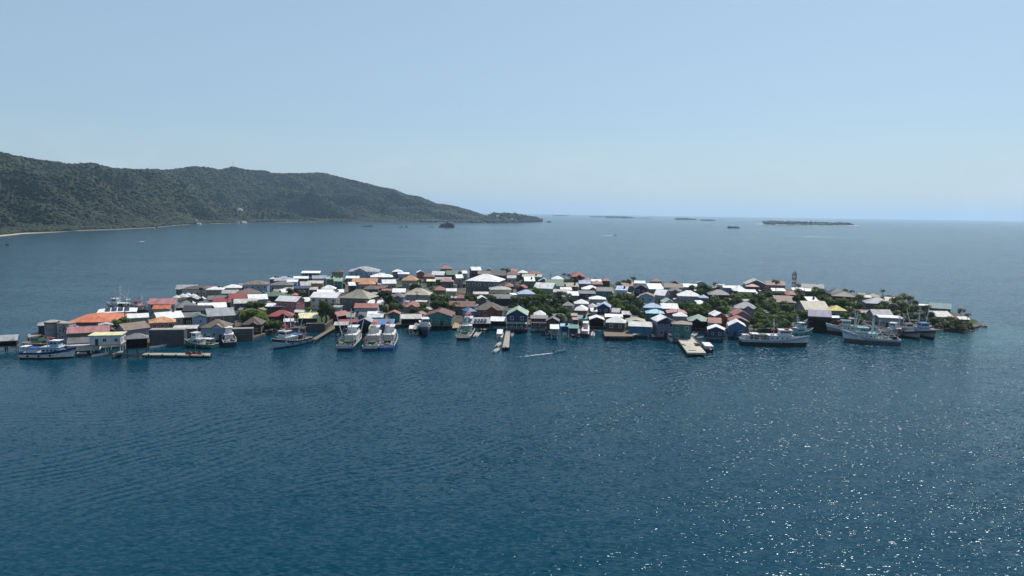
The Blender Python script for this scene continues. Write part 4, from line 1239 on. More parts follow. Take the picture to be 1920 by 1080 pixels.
# ------------------------------------------------------------------ white canopies on the left terrace
for k, (x, y) in enumerate(((612, 372), (640, 352), (585, 360), (700, 362), (735, 385), (790, 392), (675, 438), (520, 378))):
    p = at(tx('B', x), ty('B', y), 3.6); e = empty('parasol', (p.x, p.y, 0)); 
    tag(e, ['front white parasol of the cluster over the left terrace', 'rear white parasol of the terrace cluster', 'white parasol at the left of the terrace cluster behind the front one', 'white parasol in the middle right of the terrace cluster',
            'white parasol right of the middle of the terrace cluster', 'rightmost white parasol beside the black mast', 'lone pale parasol in front of the terrace cluster', 'leftmost white parasol at the edge of the terrace'][k], 'parasol', 'white parasols on the left terrace')
    q = MB(); n = 8; r_ = 2.3
    vs = [(r_ * math.cos(2 * math.pi * i / n), r_ * math.sin(2 * math.pi * i / n), 3.3) for i in range(n)] + [(0, 0, 4.6)] + [(r_ * .96 * math.cos(2 * math.pi * i / n), r_ * .96 * math.sin(2 * math.pi * i / n), 3.2) for i in range(n)] + [(0, 0, 4.45)]
    fs = [(i, (i + 1) % n, n) for i in range(n)] + [(n + 1 + (i + 1) % n, n + 1 + i, 2 * n + 1) for i in range(n)] + [((i + 1) % n, i, n + 1 + i, n + 1 + (i + 1) % n) for i in range(n)]
    q.add(vs, fs); q.build('canopy', M_CANVAS, e); q = MB(); q.tube((0, 0, GZ), (0, 0, 4.5), .06); q.build('pole', M_WHITE, e)
p = at(1515.5, 603, 3.2); e = empty('parasol', (p.x, p.y, 0)); tag(e, 'single lilac parasol by the open dark boathouse at right', 'parasol')
q = MB(); q.add(vs, fs); q.build('canopy', WM['L'], e); q = MB(); q.tube((0, 0, 0), (0, 0, 4.5), .06); q.build('pole', M_WHITE, e)

# ================================================================== TREES
M_LEAF = foliage_mat('leaf', (.022, .048, .012), (.145, .22, .045), 0.35, 0.6, .42)
M_LEAFL = foliage_mat('leaf_bright', (.07, .12, .018), (.25, .35, .05), 0.35, 0.6, .42)
M_PALM = foliage_mat('palm_leaf', (.035, .055, .018), (.17, .20, .06), 0.4, 0.5, .3)
M_MANG = foliage_mat('mangrove_leaf', (.055, .075, .020), (.19, .21, .055), 0.5, 0.6, .35)
M_BARK = plain('bark', (.13, .10, .075), .95)

def crown_mesh(seed, mat, sq=.85, lobes=9, per=150, size=.12):
    rs = random.Random(seed); V = []; Fc = []; T = []
    L = []
    for k in range(lobes):
        a = rs.uniform(0, 2 * math.pi); rr = rs.uniform(.15, .68); z = rs.uniform(-.35, .62)
        L.append((rr * math.cos(a), rr * math.sin(a), z * sq, rs.uniform(.26, .46)))
    L.append((0, 0, .1, .5))
    for (cx, cy, cz, r) in L:
        tl = rs.uniform(0, 1)
        for k in range(per):
            u = rs.uniform(-1, 1); t = rs.uniform(0, 2 * math.pi); s = math.sqrt(1 - u * u)
            rad = r * (rs.uniform(.55, 1.08))
            n = Vector((s * math.cos(t), s * math.sin(t), u)); p = Vector((cx, cy, cz)) + n * rad
            nn = (n + Vector((rs.uniform(-.7, .7), rs.uniform(-.7, .7), rs.uniform(-.4, .9)))).normalized()
            a1 = nn.orthogonal().normalized(); a1 = (Matrix.Rotation(rs.uniform(0, 6.28), 3, nn) @ a1); b1 = nn.cross(a1)
            z = size * rs.uniform(.5, 1.15); i = len(V)
            V += [p - a1 * z, p + b1 * z * .62, p + a1 * z, p - b1 * z * .62]; Fc.append((i, i + 1, i + 2, i + 3)); T.append(max(0, min(1, tl * .6 + rs.uniform(0, .4))))
    me = bpy.data.meshes.new('crown'); me.from_pydata([v[:] for v in V], [], Fc); me.materials.append(mat)
    a = me.attributes.new('tone', 'FLOAT', 'FACE'); a.data.foreach_set('value', T); me.update(); return me

def trunk_mesh(seed):
    rs = random.Random(seed); mb = MB()
    mb.path([(0, 0, 0), (rs.uniform(-.05, .05), 0, .25), (rs.uniform(-.08, .08), rs.uniform(-.08, .08), .5)], .055, .035, 7)
    for k in range(6):
        a = rs.uniform(0, 6.28); r = rs.uniform(.2, .42)
        mb.path([(0, 0, .42), (r * .5 * math.cos(a), r * .5 * math.sin(a), .6), (r * math.cos(a), r * math.sin(a), rs.uniform(.7, .92))], .028, .010, 5)
    return mb.mesh('trunk', M_BARK)

def palm_meshes(seed):
    rs = random.Random(seed); T = MB(); lean = rs.uniform(-.12, .12)
    pts = [(lean * t * t, lean * .4 * t * t, t) for t in (0, .3, .6, 1)]
    T.path(pts, .028, .018, 7)
    V = []; Fc = []; tn = []; tipx, tipy = pts[-1][0], pts[-1][1]
    for k in range(15):
        a = k * 2.4 + rs.uniform(-.2, .2); el = rs.uniform(0, 1.35); ln = rs.uniform(.27, .38); tl = rs.uniform(0, 1)
        d = Vector((math.cos(a), math.sin(a), 0)); side = Vector((-math.sin(a), math.cos(a), 0)); p = Vector((tipx, tipy, 1.0)); n = 7; ang = el
        for s in range(n):
            q = p + (d * math.cos(ang) + Vector((0, 0, 1)) * math.sin(ang)) * (ln / n)
            wd = ln * .17 * math.sin(math.pi * (s + .8) / (n + 1)) ** .7
            for sg in (-1, 1):
                i = len(V); o1 = side * sg * wd + Vector((0, 0, -wd * .55)) + (q - p) * .5
                V += [p, p.lerp(q, .82), p.lerp(q, .82) + o1, p + o1]; Fc.append((i, i + 1, i + 2, i + 3)); tn.append(tl)
            p = q; ang -= .36 + .05 * s
    me = bpy.data.meshes.new('fronds'); me.from_pydata([v[:] for v in V], [], Fc); me.materials.append(M_PALM)
    at_ = me.attributes.new('tone', 'FLOAT', 'FACE'); at_.data.foreach_set('value', tn); me.update()
    return T.mesh('trunk', M_BARK), me
CB = [crown_mesh(k, M_LEAF) for k in range(6)]; CL = [crown_mesh(20 + k, M_LEAFL) for k in range(3)]; CM = [crown_mesh(40 + k, M_MANG, .6) for k in range(2)]
TM = [trunk_mesh(k) for k in range(3)]; PM = [palm_meshes(k) for k in range(5)]

TREES = """
A 1435 468 190 6 b
B 1355 495 280 8 l
B 1440 560 130 6 l
B 1270 550 120 6 b
B 1360 408 180 6 b
B 1500 640 130 4 l
B 1560 620 120 5 b
C 40 500 190 7 l
C -40 400 140 7 b
C 230 622 150 4.5 b
C 130 640 110 4 b
C 560 480 120 5 l
C 425 560 60 5 b
C 370 290 110 8 p
C 490 312 130 9 p
C 850 300 90 7 p
C 740 400 150 11 b
C 790 470 110 8 b
C 820 430 80 9 p
C 700 500 90 7 b
C 1370 290 130 9 b
C 1420 350 110 8 b
C 1150 395 120 7 b
C 1370 460 90 7 b
C 1490 430 130 6 b
C 1280 400 60 7 p
C 1430 170 90 5 b
C 1075 460 50 5 p
D 375 195 110 8 p
D 330 225 110 6 b
D 580 330 210 9 b
D 530 400 130 8 b
D 640 390 140 8 b
D 610 355 90 9 p
D 510 275 110 7 p
D 720 450 90 6 b
D 770 430 90 6 l
D 700 490 120 5 b
D 930 318 130 8 b
D 960 370 100 7 b
D 1160 345 110 7 b
D 130 440 120 6 b
D 410 430 110 6 b
D 300 480 110 5 b
D 440 490 90 5 l
D 1260 75 70 6 p
D 1320 78 80 6 p
D 1300 85 110 4 b
D 830 480 60 5 b
D 100 400 100 6 b
D 20 290 120 8 b
D 60 170 110 5 b
E 60 350 170 9 b
E 150 345 150 9 b
E 100 380 110 10 p
E 10 370 100 9 p
E 20 420 140 7 b
E 270 265 130 8 l
E 320 290 110 8 b
E 280 345 170 10 b
E 380 330 150 9 b
E 230 400 150 8 b
E 330 420 170 8 b
E 440 350 150 9 b
E 400 400 110 10 p
E 500 320 120 10 p
E 530 370 150 8 b
E 600 340 110 8 p
E 610 370 100 7 b
E 480 430 150 7 b
E 540 470 140 6 b
E 430 490 150 6 b
E 250 470 130 6 l
E 360 500 130 5 b
E 520 540 120 5 b
E 600 540 70 5 l
E 210 520 90 4 l
E 550 122 70 8 p
E 600 135 70 7 p
E 600 180 150 5 b
E 680 185 110 4 b
E 1120 335 170 9 b
E 1200 330 150 10 b
E 1270 350 130 9 b
E 1110 390 120 8 l
E 1190 400 160 8 b
E 1290 430 130 9 b
E 1350 390 130 10 b
E 1340 480 130 8 b
E 1160 465 90 6 l
E 1300 500 100 7 b
E 1380 530 90 6 b
E 1150 200 120 5 b
E 1230 185 110 6 b
E 1300 165 90 8 p
E 1390 560 80 5 b
F 590 190 140 6 b
F 660 175 120 8 b
F 680 172 70 8 p
F 790 165 70 9 p
F 740 190 150 7 b
F 650 230 120 6 b
F 790 300 130 8 p
F 780 330 130 7 b
F 450 355 130 7 b
F 530 370 130 7 b
F 580 380 150 7 l
F 640 400 150 7 b
F 560 430 120 6 b
F 720 370 150 7 b
F 700 430 120 6 b
F 830 350 120 7 b
F 900 350 150 7 l
F 870 410 130 6 b
F 950 320 110 7 b
F 810 330 80 9 p
F 1030 280 140 7 l
F 1120 272 150 7 l
F 1200 310 130 7 b
F 1280 280 150 7 b
F 1330 250 140 7 b
F 1440 250 180 6 b
F 1455 138 130 11 p
F 1250 380 120 7 b
F 1290 420 150 8 b
F 1340 340 130 7 b
F 1400 360 140 8 b
F 1250 470 140 7 l
F 1350 470 170 8 b
F 1220 530 110 6 b
F 1440 420 150 8 b
F 1420 500 170 7 b
F 1350 540 150 6 b
F 1520 380 140 8 b
F 1520 470 150 7 b
F 1265 578 150 4.5 l
F 1450 590 150 5 b
F 1550 560 140 6 b
F 1030 500 60 5 b
G 120 340 130 6 b
G 60 420 130 7 b
G 110 480 130 7 b
G 30 500 130 7 b
G 210 480 140 7 p
G 250 500 140 7 b
G 370 265 100 9 p
G 350 330 140 8 p
G 400 370 120 7 b
G 330 380 120 7 b
G 180 580 180 7 b
G 280 610 160 6 b
G 410 560 180 7 b
G 340 560 120 6 b
G 460 590 130 6 b
G 60 620 160 6 b
G 160 670 150 5 b
G 430 480 90 6 l
G 600 290 140 8 b
G 660 310 110 7 b
G 560 340 110 7 p
G 640 380 140 7 b
G 720 420 140 6 b
G 800 430 150 6 b
G 880 425 150 7 b
G 950 410 150 8 b
G 1020 430 130 7 p
G 1090 400 150 9 p
G 980 470 140 6 b
G 1060 480 130 6 b
G 930 335 110 6 p
G 1000 350 110 6 p
G 1120 405 110 7 p
G 1240 370 150 5 b
G 1370 335 90 8 p
G 1440 400 110 4 b
G 900 590 170 6 b
G 1100 560 180 7 b
G 1110 620 150 5 l
G 970 545 130 7 p
G 1030 560 130 6 b
G 1400 480 130 7 p
G 1300 510 130 6 b
H 300 340 150 9 p
H 360 320 180 10 p
H 430 300 180 10 p
H 480 320 170 10 p
H 520 360 150 9 p
H 400 370 180 9 p
H 330 400 150 8 p
H 230 370 120 8 p
H 270 390 120 7 b
H 190 400 110 6 b
H 450 400 170 8 b
H 540 410 130 8 p
H 400 470 150 6 b
H 470 480 150 6 b
H 580 420 90 7 p
H 350 460 140 6 b
H 520 490 130 6 b
H 620 460 140 7 b
H 690 410 100 8 p
H 700 470 140 6 b
H 640 530 130 5 b
H 740 530 130 5 b
H 840 520 140 5 m
H 920 505 170 6 m
H 1000 530 170 6 m
H 1080 560 150 5 m
H 900 570 140 4 m
H 970 590 150 3.5 m
H 1060 600 150 3.5 m
H 820 570 110 4 m
H 1130 590 80 4 m
H 1035 448 120 7 p
H 1105 500 90 6 p
H 260 300 100 4 b
"""
rs = random.Random(77); trc = {}
KN = {'b': ('broadleaf_tree', 'dark leafy tree'), 'l': ('broadleaf_tree', 'bright leafy tree'), 'p': ('palm_tree', 'drooping palm tree'), 'm': ('mangrove_bush', 'olive mangrove bush')}
tl = []
for ln in TREES.strip().splitlines():
    T, x, yt, wd, H, k = ln.split(); x, yt, wd, H = float(x), float(yt), float(wd), float(H)
    tl.append((tx(T, x), ty(T, yt), wd / TILES[T][2], H, k))
for i, (px, pyt, wpx, H, k) in enumerate(tl):
    p = at(px, pyt, GZ + H); u_ = p.y / F; w_ = wpx * u_
    nm, ds = KN[k]
    e = empty(nm, (p.x, p.y, GZ - .05), rs.uniform(0, 6.28))
    lx, lnm = min(LANDMARKS, key=lambda L: abs(L[0] - px)); right = px > lx
    same = sorted([j for j, q in enumerate(tl) if q[4] == k and (q[0] > lx) == right], key=lambda j: abs(tl[j][0] - lx))
    n_ = same.index(i) + 1
    trc[(k, lx, right)] = trc.get((k, lx, right), 0) + 1
    depth = 'at the water' if pyt > 600 else ('in front' if pyt > 575 else ('midway back' if pyt > 545 else 'toward the back shore'))
    suf = {1: 'st', 2: 'nd', 3: 'rd'}.get(n_ % 10 if n_ % 100 not in (11, 12, 13) else 0, 'th')
    tag(e, f"{ds} {depth}, {n_}{suf} such {'right' if right else 'left'} of {lnm}", {'b': 'tree', 'l': 'tree', 'p': 'palm', 'm': 'bush'}[k], {'b': 'dark leafy trees among the houses', 'l': 'bright leafy trees among the houses', 'p': 'palms among the houses', 'm': 'mangroves at the right-hand tip'}[k])
    if k == 'p':
        t_, f_ = PM[i % 5]; sr = w_ / .60
        link('trunk', t_, e, (0, 0, 0), 0, (H * .8, H * .8, H * .93)); fo = link('fronds', f_, e, (0, 0, H * .93 - sr), 0, (sr, sr, sr))
        fo.location.x = (f_.vertices[0].co.x) * (H * .8 - sr); fo.location.y = (f_.vertices[0].co.y) * (H * .8 - sr)
    else:
        cm = {'b': CB, 'l': CL, 'm': CM}[k]; r_ = w_ / 2 * 1.22; vz = min(H * .55, r_ * 1.0) if k != 'm' else H * .6
        link('trunk', TM[i % 3], e, (0, 0, 0), 0, (H * .9, H * .9, H * .98)); link('crown', cm[i % len(cm)], e, (0, 0, H - vz * .95), 0, (r_, r_, vz))

# rocks and sand at the right-hand tip
def rock_pile(px0, px1, py, n, sz, label, mat, seed):
    rs = random.Random(seed); a = at(px0, py, 0); b = at(px1, py, 0); V0, F0 = ico_template(2, seed, .6, .4); mb = MB()
    for k in range(n):
        t = rs.random(); c = a.lerp(b, t); r = sz * rs.uniform(.4, 1.2); dy = rs.uniform(-4, 4); an = rs.uniform(0, 6.28)
        vs = [(c.x + (v[0] * math.cos(an) - v[1] * math.sin(an)) * r, c.y + dy + (v[0] * math.sin(an) + v[1] * math.cos(an)) * r * .8, v[2] * r * .8 + .15) for v in V0]
        mb.add(vs, [tuple(f) for f in F0])
    o = mb.build('rocks', mat); tag(o, label, 'rocks', kind='stuff')
M_ROCK = plain('shore_rock', (.24, .20, .16), .9, var=.6)
rock_pile(1824, 1841, 610.5, 40, 1.4, 'brown rocks tapering into the water at the island tip', M_ROCK, 3)
rock_pile(1775, 1822, 619, 70, 1.0, 'brown rocks along the foot of the mangroves', M_ROCK, 5)
mb = MB(); pp = [at(x, y, 0) for x, y in ((1742, 621.5), (1769, 622), (1764, 613), (1752, 608), (1735, 612))]
mb.prism([(p.x, p.y) for p in pp], -1, GZ + .12); o = mb.build('beach', plain('beach_sand', (.40, .35, .28), .9)); tag(o, 'small patch of sand beside the light blue trawler', 'beach', kind='structure')

# ------------------------------------------------------------------ far shore: houses, mast, wreck
def tiny_house(px, py, wpx, hpx, label, z=1.0, over=None, wall=M_WHITE, roof=None, d=None):
    p = at(px, py, z) if d is None else atd(px, py, d); u_ = p.y / F
    k_ = .975 if d is None else .99; p = Vector((p.x * k_, p.y * k_, CAM_H + (p.z - CAM_H) * k_)) if d else Vector((p.x * k_, p.y * k_, 1.0))
    e = empty('house', p, 0); tag(e, label, 'house', 'white houses on the far shore')
    w_, h_ = wpx * u_, hpx * u_
    q = MB(); q.box(-w_ / 2, -w_ * .35, -3, w_ / 2, w_ * .35, h_ * .6); q.build('wall', wall, e)
    roof_hip(w_ * 1.1, w_ * .8, h_ * .4).build('roof', roof or RM['W'], e, loc=(0, 0, h_ * .6))
tiny_house(450, 393.5, 8, 2.2, 'white house alone halfway up the forested ridge', d=3000)
tiny_house(365, 417.5, 8, 7, 'tallest white house on the far shore with a tower roof', roof=RM['W'])
tiny_house(357, 419.5, 5, 3, 'small pale house just left of the tallest far shore house')
tiny_house(373, 420, 7, 3, 'low pale house right of the tallest far shore house', roof=RM['w'])
tiny_house(446, 417.5, 5, 3, 'small house on the far shore below the lone ridge house', roof=RM['r'])
tiny_house(458, 417.5, 8, 2.6, 'wide white-roofed house on the far shore below the ridge house')
tiny_house(522, 413.5, 6, 4, 'white house on the far shore, left one of a close pair')
tiny_house(536, 415, 6, 3, 'white house on the far shore, right one of a close pair')
tiny_house(571, 413, 7, 4.5, 'white house far along the shore, left of its neighbour')
tiny_house(578, 415, 6, 3, 'low white house beside its taller far shore neighbour')
tiny_house(598, 414.5, 6, 3.4, 'last white house of the far shore row, set apart')
tiny_house(700, 411.5, 7, 2.6, 'single white roof on the far shore past the row')
tiny_house(867, 411.5, 6, 2, 'white roof on the shore just left of the headland', roof=RM['W'])
tiny_house(933, 405.5, 5, 1.8, 'pale roof among trees high on the headland', roof=RM['w'], d=3600)
tiny_house(960, 411.5, 5, 1.8, 'pale roof low on the headland above the beach', roof=RM['w'], d=3560)
p = atd(437.5, 313, 3450 + 0); e = empty('radio_mast', p, 0); tag(e, 'thin radio mast on the top of the ridge', 'mast')
u_ = p.y / F; q = MB(); q.tube((0, 0, -10), (0, 0, 11 * u_), .8, .5); q.build('mast', M_GREYP, e)
q = MB()
for zz in (4, 7): q.tube((-1.2 * u_ * .8, 0, zz * u_), (1.2 * u_ * .8, 0, zz * u_), .5)
q.build('antenna', M_GREYP, e)
# beaches of the headland
for k, (x0, x1, y) in enumerate(((942, 956, 417.2), (963, 970, 416.4), (820, 850, 417.6))):
    a = at(x0, y, 0); b = at(x1, y, 0); q = MB(); q.prism([(a.x, a.y - 6), (b.x, b.y - 6), (b.x - 3, b.y + 30), (a.x + 5, a.y + 30)], -1, 2.2); o = q.build('beach', M_SANDY); tag(o, None, None, kind='structure')
# shipwreck
M_WRECK = plain('wreck_rust', (.055, .035, .030), .9, var=.6, scale=.2)
p = at(838, 426.3, 0); u_ = p.y / F; e = empty('shipwreck', (p.x, p.y, 0), R(-4)); tag(e, 'rusty dark shipwreck standing in the shallows off the headland', 'shipwreck')
q = MB(); L_ = 14 * u_; 
q.hexa([(-L_, -12, -2), (L_ * .95, -12, -2), (L_ * .95, 12, -2), (-L_, 12, -2)], [(-L_ * 1.02, -14, 2.4 * u_), (L_, -14, 5 * u_), (L_, 14, 5 * u_), (-L_ * 1.02, 14, 2.4 * u_)]); q.build('hull', M_WRECK, e)
q = MB(); rs = random.Random(8)
for k in range(26):
    x = rs.uniform(-.75, .8) * L_; s_ = rs.uniform(1, 3.2) * u_; hh = (4 + rs.uniform(2, 7) * (1 - abs(x / L_ - .05) * .8)) * u_
    y = rs.uniform(-6, 6); q.hexa([(x - s_, y - 4, 2 * u_), (x + s_, y - 4, 2 * u_), (x + s_, y + 4, 2 * u_), (x - s_, y + 4, 2 * u_)], [(x - s_ * .7, y - 3, hh), (x + s_ * .9, y - 3, hh * rs.uniform(.8, 1)), (x + s_ * .8, y + 3, hh), (x - s_ * .8, y + 3, hh * .9)])
q.build('superstructure', M_WRECK, e)
q = MB()
for k in range(5): x = (-.5 + .25 * k) * L_; q.tube((x, 0, 6 * u_), (x + rs.uniform(-2, 2) * u_, 0, rs.uniform(9, 11.3) * u_), .25 * u_, .12 * u_, 5)
q.build('mast', M_WRECK, e)
for k, (px, py, w_, h_, lab) in enumerate(((689, 424.6, 20, 2.2, 'long low dark barge lying off the far shore'), (752, 426, 8, 1.6, 'small dark hulk between the barge and the shipwreck'), (762, 426.2, 3, 3.2, 'rusty channel marker next to the small hulk'), (808, 425.5, 12, 1, 'flat reef wreckage just left of the shipwreck'))):
    p = at(px, py, 0); u_ = p.y / F; e = empty('barge' if k < 2 else ('channel_marker' if k == 2 else 'wreckage'), (p.x, p.y, 0)); tag(e, lab, ['barge', 'hulk', 'marker', 'wreckage'][k])
    q = MB(); a = w_ * u_ / 2; q.hexa([(-a * .9, -5, -1), (a * .9, -5, -1), (a * .9, 5, -1), (-a * .9, 5, -1)], [(-a, -6, h_ * u_ * .45), (a, -6, h_ * u_ * .7), (a, 6, h_ * u_ * .7), (-a, 6, h_ * u_ * .45)]); q.build('hull', M_WRECK, e)
    q = MB(); q.box(a * .1, -3, h_ * u_ * .4, a * .7, 3, h_ * u_); q.build('deckhouse', M_WRECK, e)
# ================================================================== BOATS
def hull_mesh(L, B, fb_s, fb_b, mats, full=.86, stations=15, sharp=1.7, over=.06, boot=.32):
    """x forward. mats: [lower, side, strake]; returns mesh and sheer function"""
    def hb(t): return B / 2 * (full + (1 - full) * math.sin(min(1, t / .5) * math.pi / 2)) * (1 if t < .5 else max(0.0, 1 - ((t - .5) / .5) ** sharp * (1 - .02)))
    def sh(t): return fb_s + (fb_b - fb_s) * max(0, (t - .35) / .65) ** 1.8
    V = []; n = stations
    for i in range(n):
        t = i / (n - 1); x = -L / 2 + L * t; s = sh(t); b = hb(t)
        fl = 1.0
        prof = [(0.0, -1.1, 1), (.55, -.9, 1), (.86 - .25 * t * t, -.15, 1), (.90 - .22 * t * t, boot, 1), (.97 - .08 * t * t, s * .70, 1), (1.0, s, 1), (.93, s + .02, 1), (.93, s - .75 if s > 1.2 else s * .45, 1)]
        for (k, z, _) in prof:
            xx = x + (L * over * max(0, (z + .2) / max(s, .5)) * t ** 4 if z > -.2 else -L * .05 * t ** 4)
            V.append((xx, b * k, z))
        for (k, z, _) in prof:
            xx = x + (L * over * max(0, (z + .2) / max(s, .5)) * t ** 4 if z > -.2 else -L * .05 * t ** 4)
            V.append((xx, -b * k, z))
    m = 8; Fc = []; M = []
    for i in range(n - 1):
        for side in (0, 1):
            for j in range(m - 1):
                a = i * 2 * m + side * m + j; b_ = a + 2 * m
                f = (a, b_, b_ + 1, a + 1) if side else (a + 1, b_ + 1, b_, a)
                Fc.append(f); M.append(0 if j < 3 else (1 if j == 3 else (2 if j == 4 else 1)))
    # transom
    for j in range(5):
        a = j; b_ = m + j; Fc.append((a, a + 1, b_ + 1, b_)); M.append(0 if j < 3 else (1 if j == 3 else 2))
    Fc.append((5, 6, m + 6, m + 5)); M.append(1); Fc.append((6, 7, m + 7, m + 6)); M.append(1)
    me = bpy.data.meshes.new('hull'); me.from_pydata(V, [], Fc)
    for q in mats: me.materials.append(q)
    me.polygons.foreach_set('material_index', M); me.update()
    return me, hb, sh

def deck_mesh(L, hb, z_of, n=15, over=.06, sh=None, drop=.72):
    mb = MB(); vs = []
    for i in range(n):
        t = i / (n - 1); s = sh(t); z = s - drop if s > 1.2 else s * .47; x = -L / 2 + L * t + L * over * max(0, (z + .2) / s) * t ** 4
        vs += [(x, hb(t) * .94, z), (x, -hb(t) * .94, z)]
    mb.add(vs, [(2 * i, 2 * i + 1, 2 * i + 3, 2 * i + 2) for i in range(n - 1)]); return mb

def wheelhouse(root, x0, x1, w, z, h, wall, roofm, win=True, rover=.3):
    q = MB(); q.hexa([(x0, -w / 2, z), (x1, -w / 2, z), (x1, w / 2, z), (x0, w / 2, z)], [(x0, -w * .47, z + h), (x1 - .25, -w * .47, z + h), (x1 - .25, w * .47, z + h), (x0, w * .47, z + h)])
    wh = q.build('wheelhouse', wall, root)
    q = MB(); q.box(x0 - rover, -w / 2 - rover * .6, z + h, x1 + rover, w / 2 + rover * .6, z + h + .14); q.build('roof', roofm, wh)
    if win:
        zc = z + h * .50; zh = h * .30
        n = max(2, int((x1 - x0) / 1.1))
        for i in range(n):
            xa = x0 + .2 + (x1 - x0 - .55) * i / n; xb = xa + (x1 - x0 - .55) / n * .72
            q = MB(); q.box(xa, -w / 2 - .03, zc, xb, w / 2 + .03, zc + zh); q.build('window', M_GLASS, wh)
        q = MB(); q.box(x1 - .28, -w * .40, zc, x1 + .02, w * .40, zc + zh); q.build('windscreen', M_GLASS, wh)
    return wh

def gear(root, x0, x1, w, z, n, seed, mats, smax=.6):
    rs = random.Random(seed)
    for k in range(n):
        q = MB(); x = rs.uniform(x0, x1); y = rs.uniform(-w / 2, w / 2) * .8; s = rs.uniform(.2, smax); kind = rs.random()
        if kind < .35: q.tube((x, y, z), (x, y, z + s * 1.5), s * .6, s * .55, 8); nm = 'barrel'
        elif kind < .7: q.box(x - s, y - s * .7, z, x + s, y + s * .7, z + s * 1.1); nm = 'fish_box'
        else:
            a = rs.uniform(0, 3.1); q.tube((x - s * 1.6 * math.cos(a), y - s * 1.2 * math.sin(a), z + .15), (x + s * 1.6 * math.cos(a), y + s * 1.2 * math.sin(a), z + .3 + s * .5), .12, .1, 5); nm = 'spar'
        q.build(nm, rs.choice(mats), root)

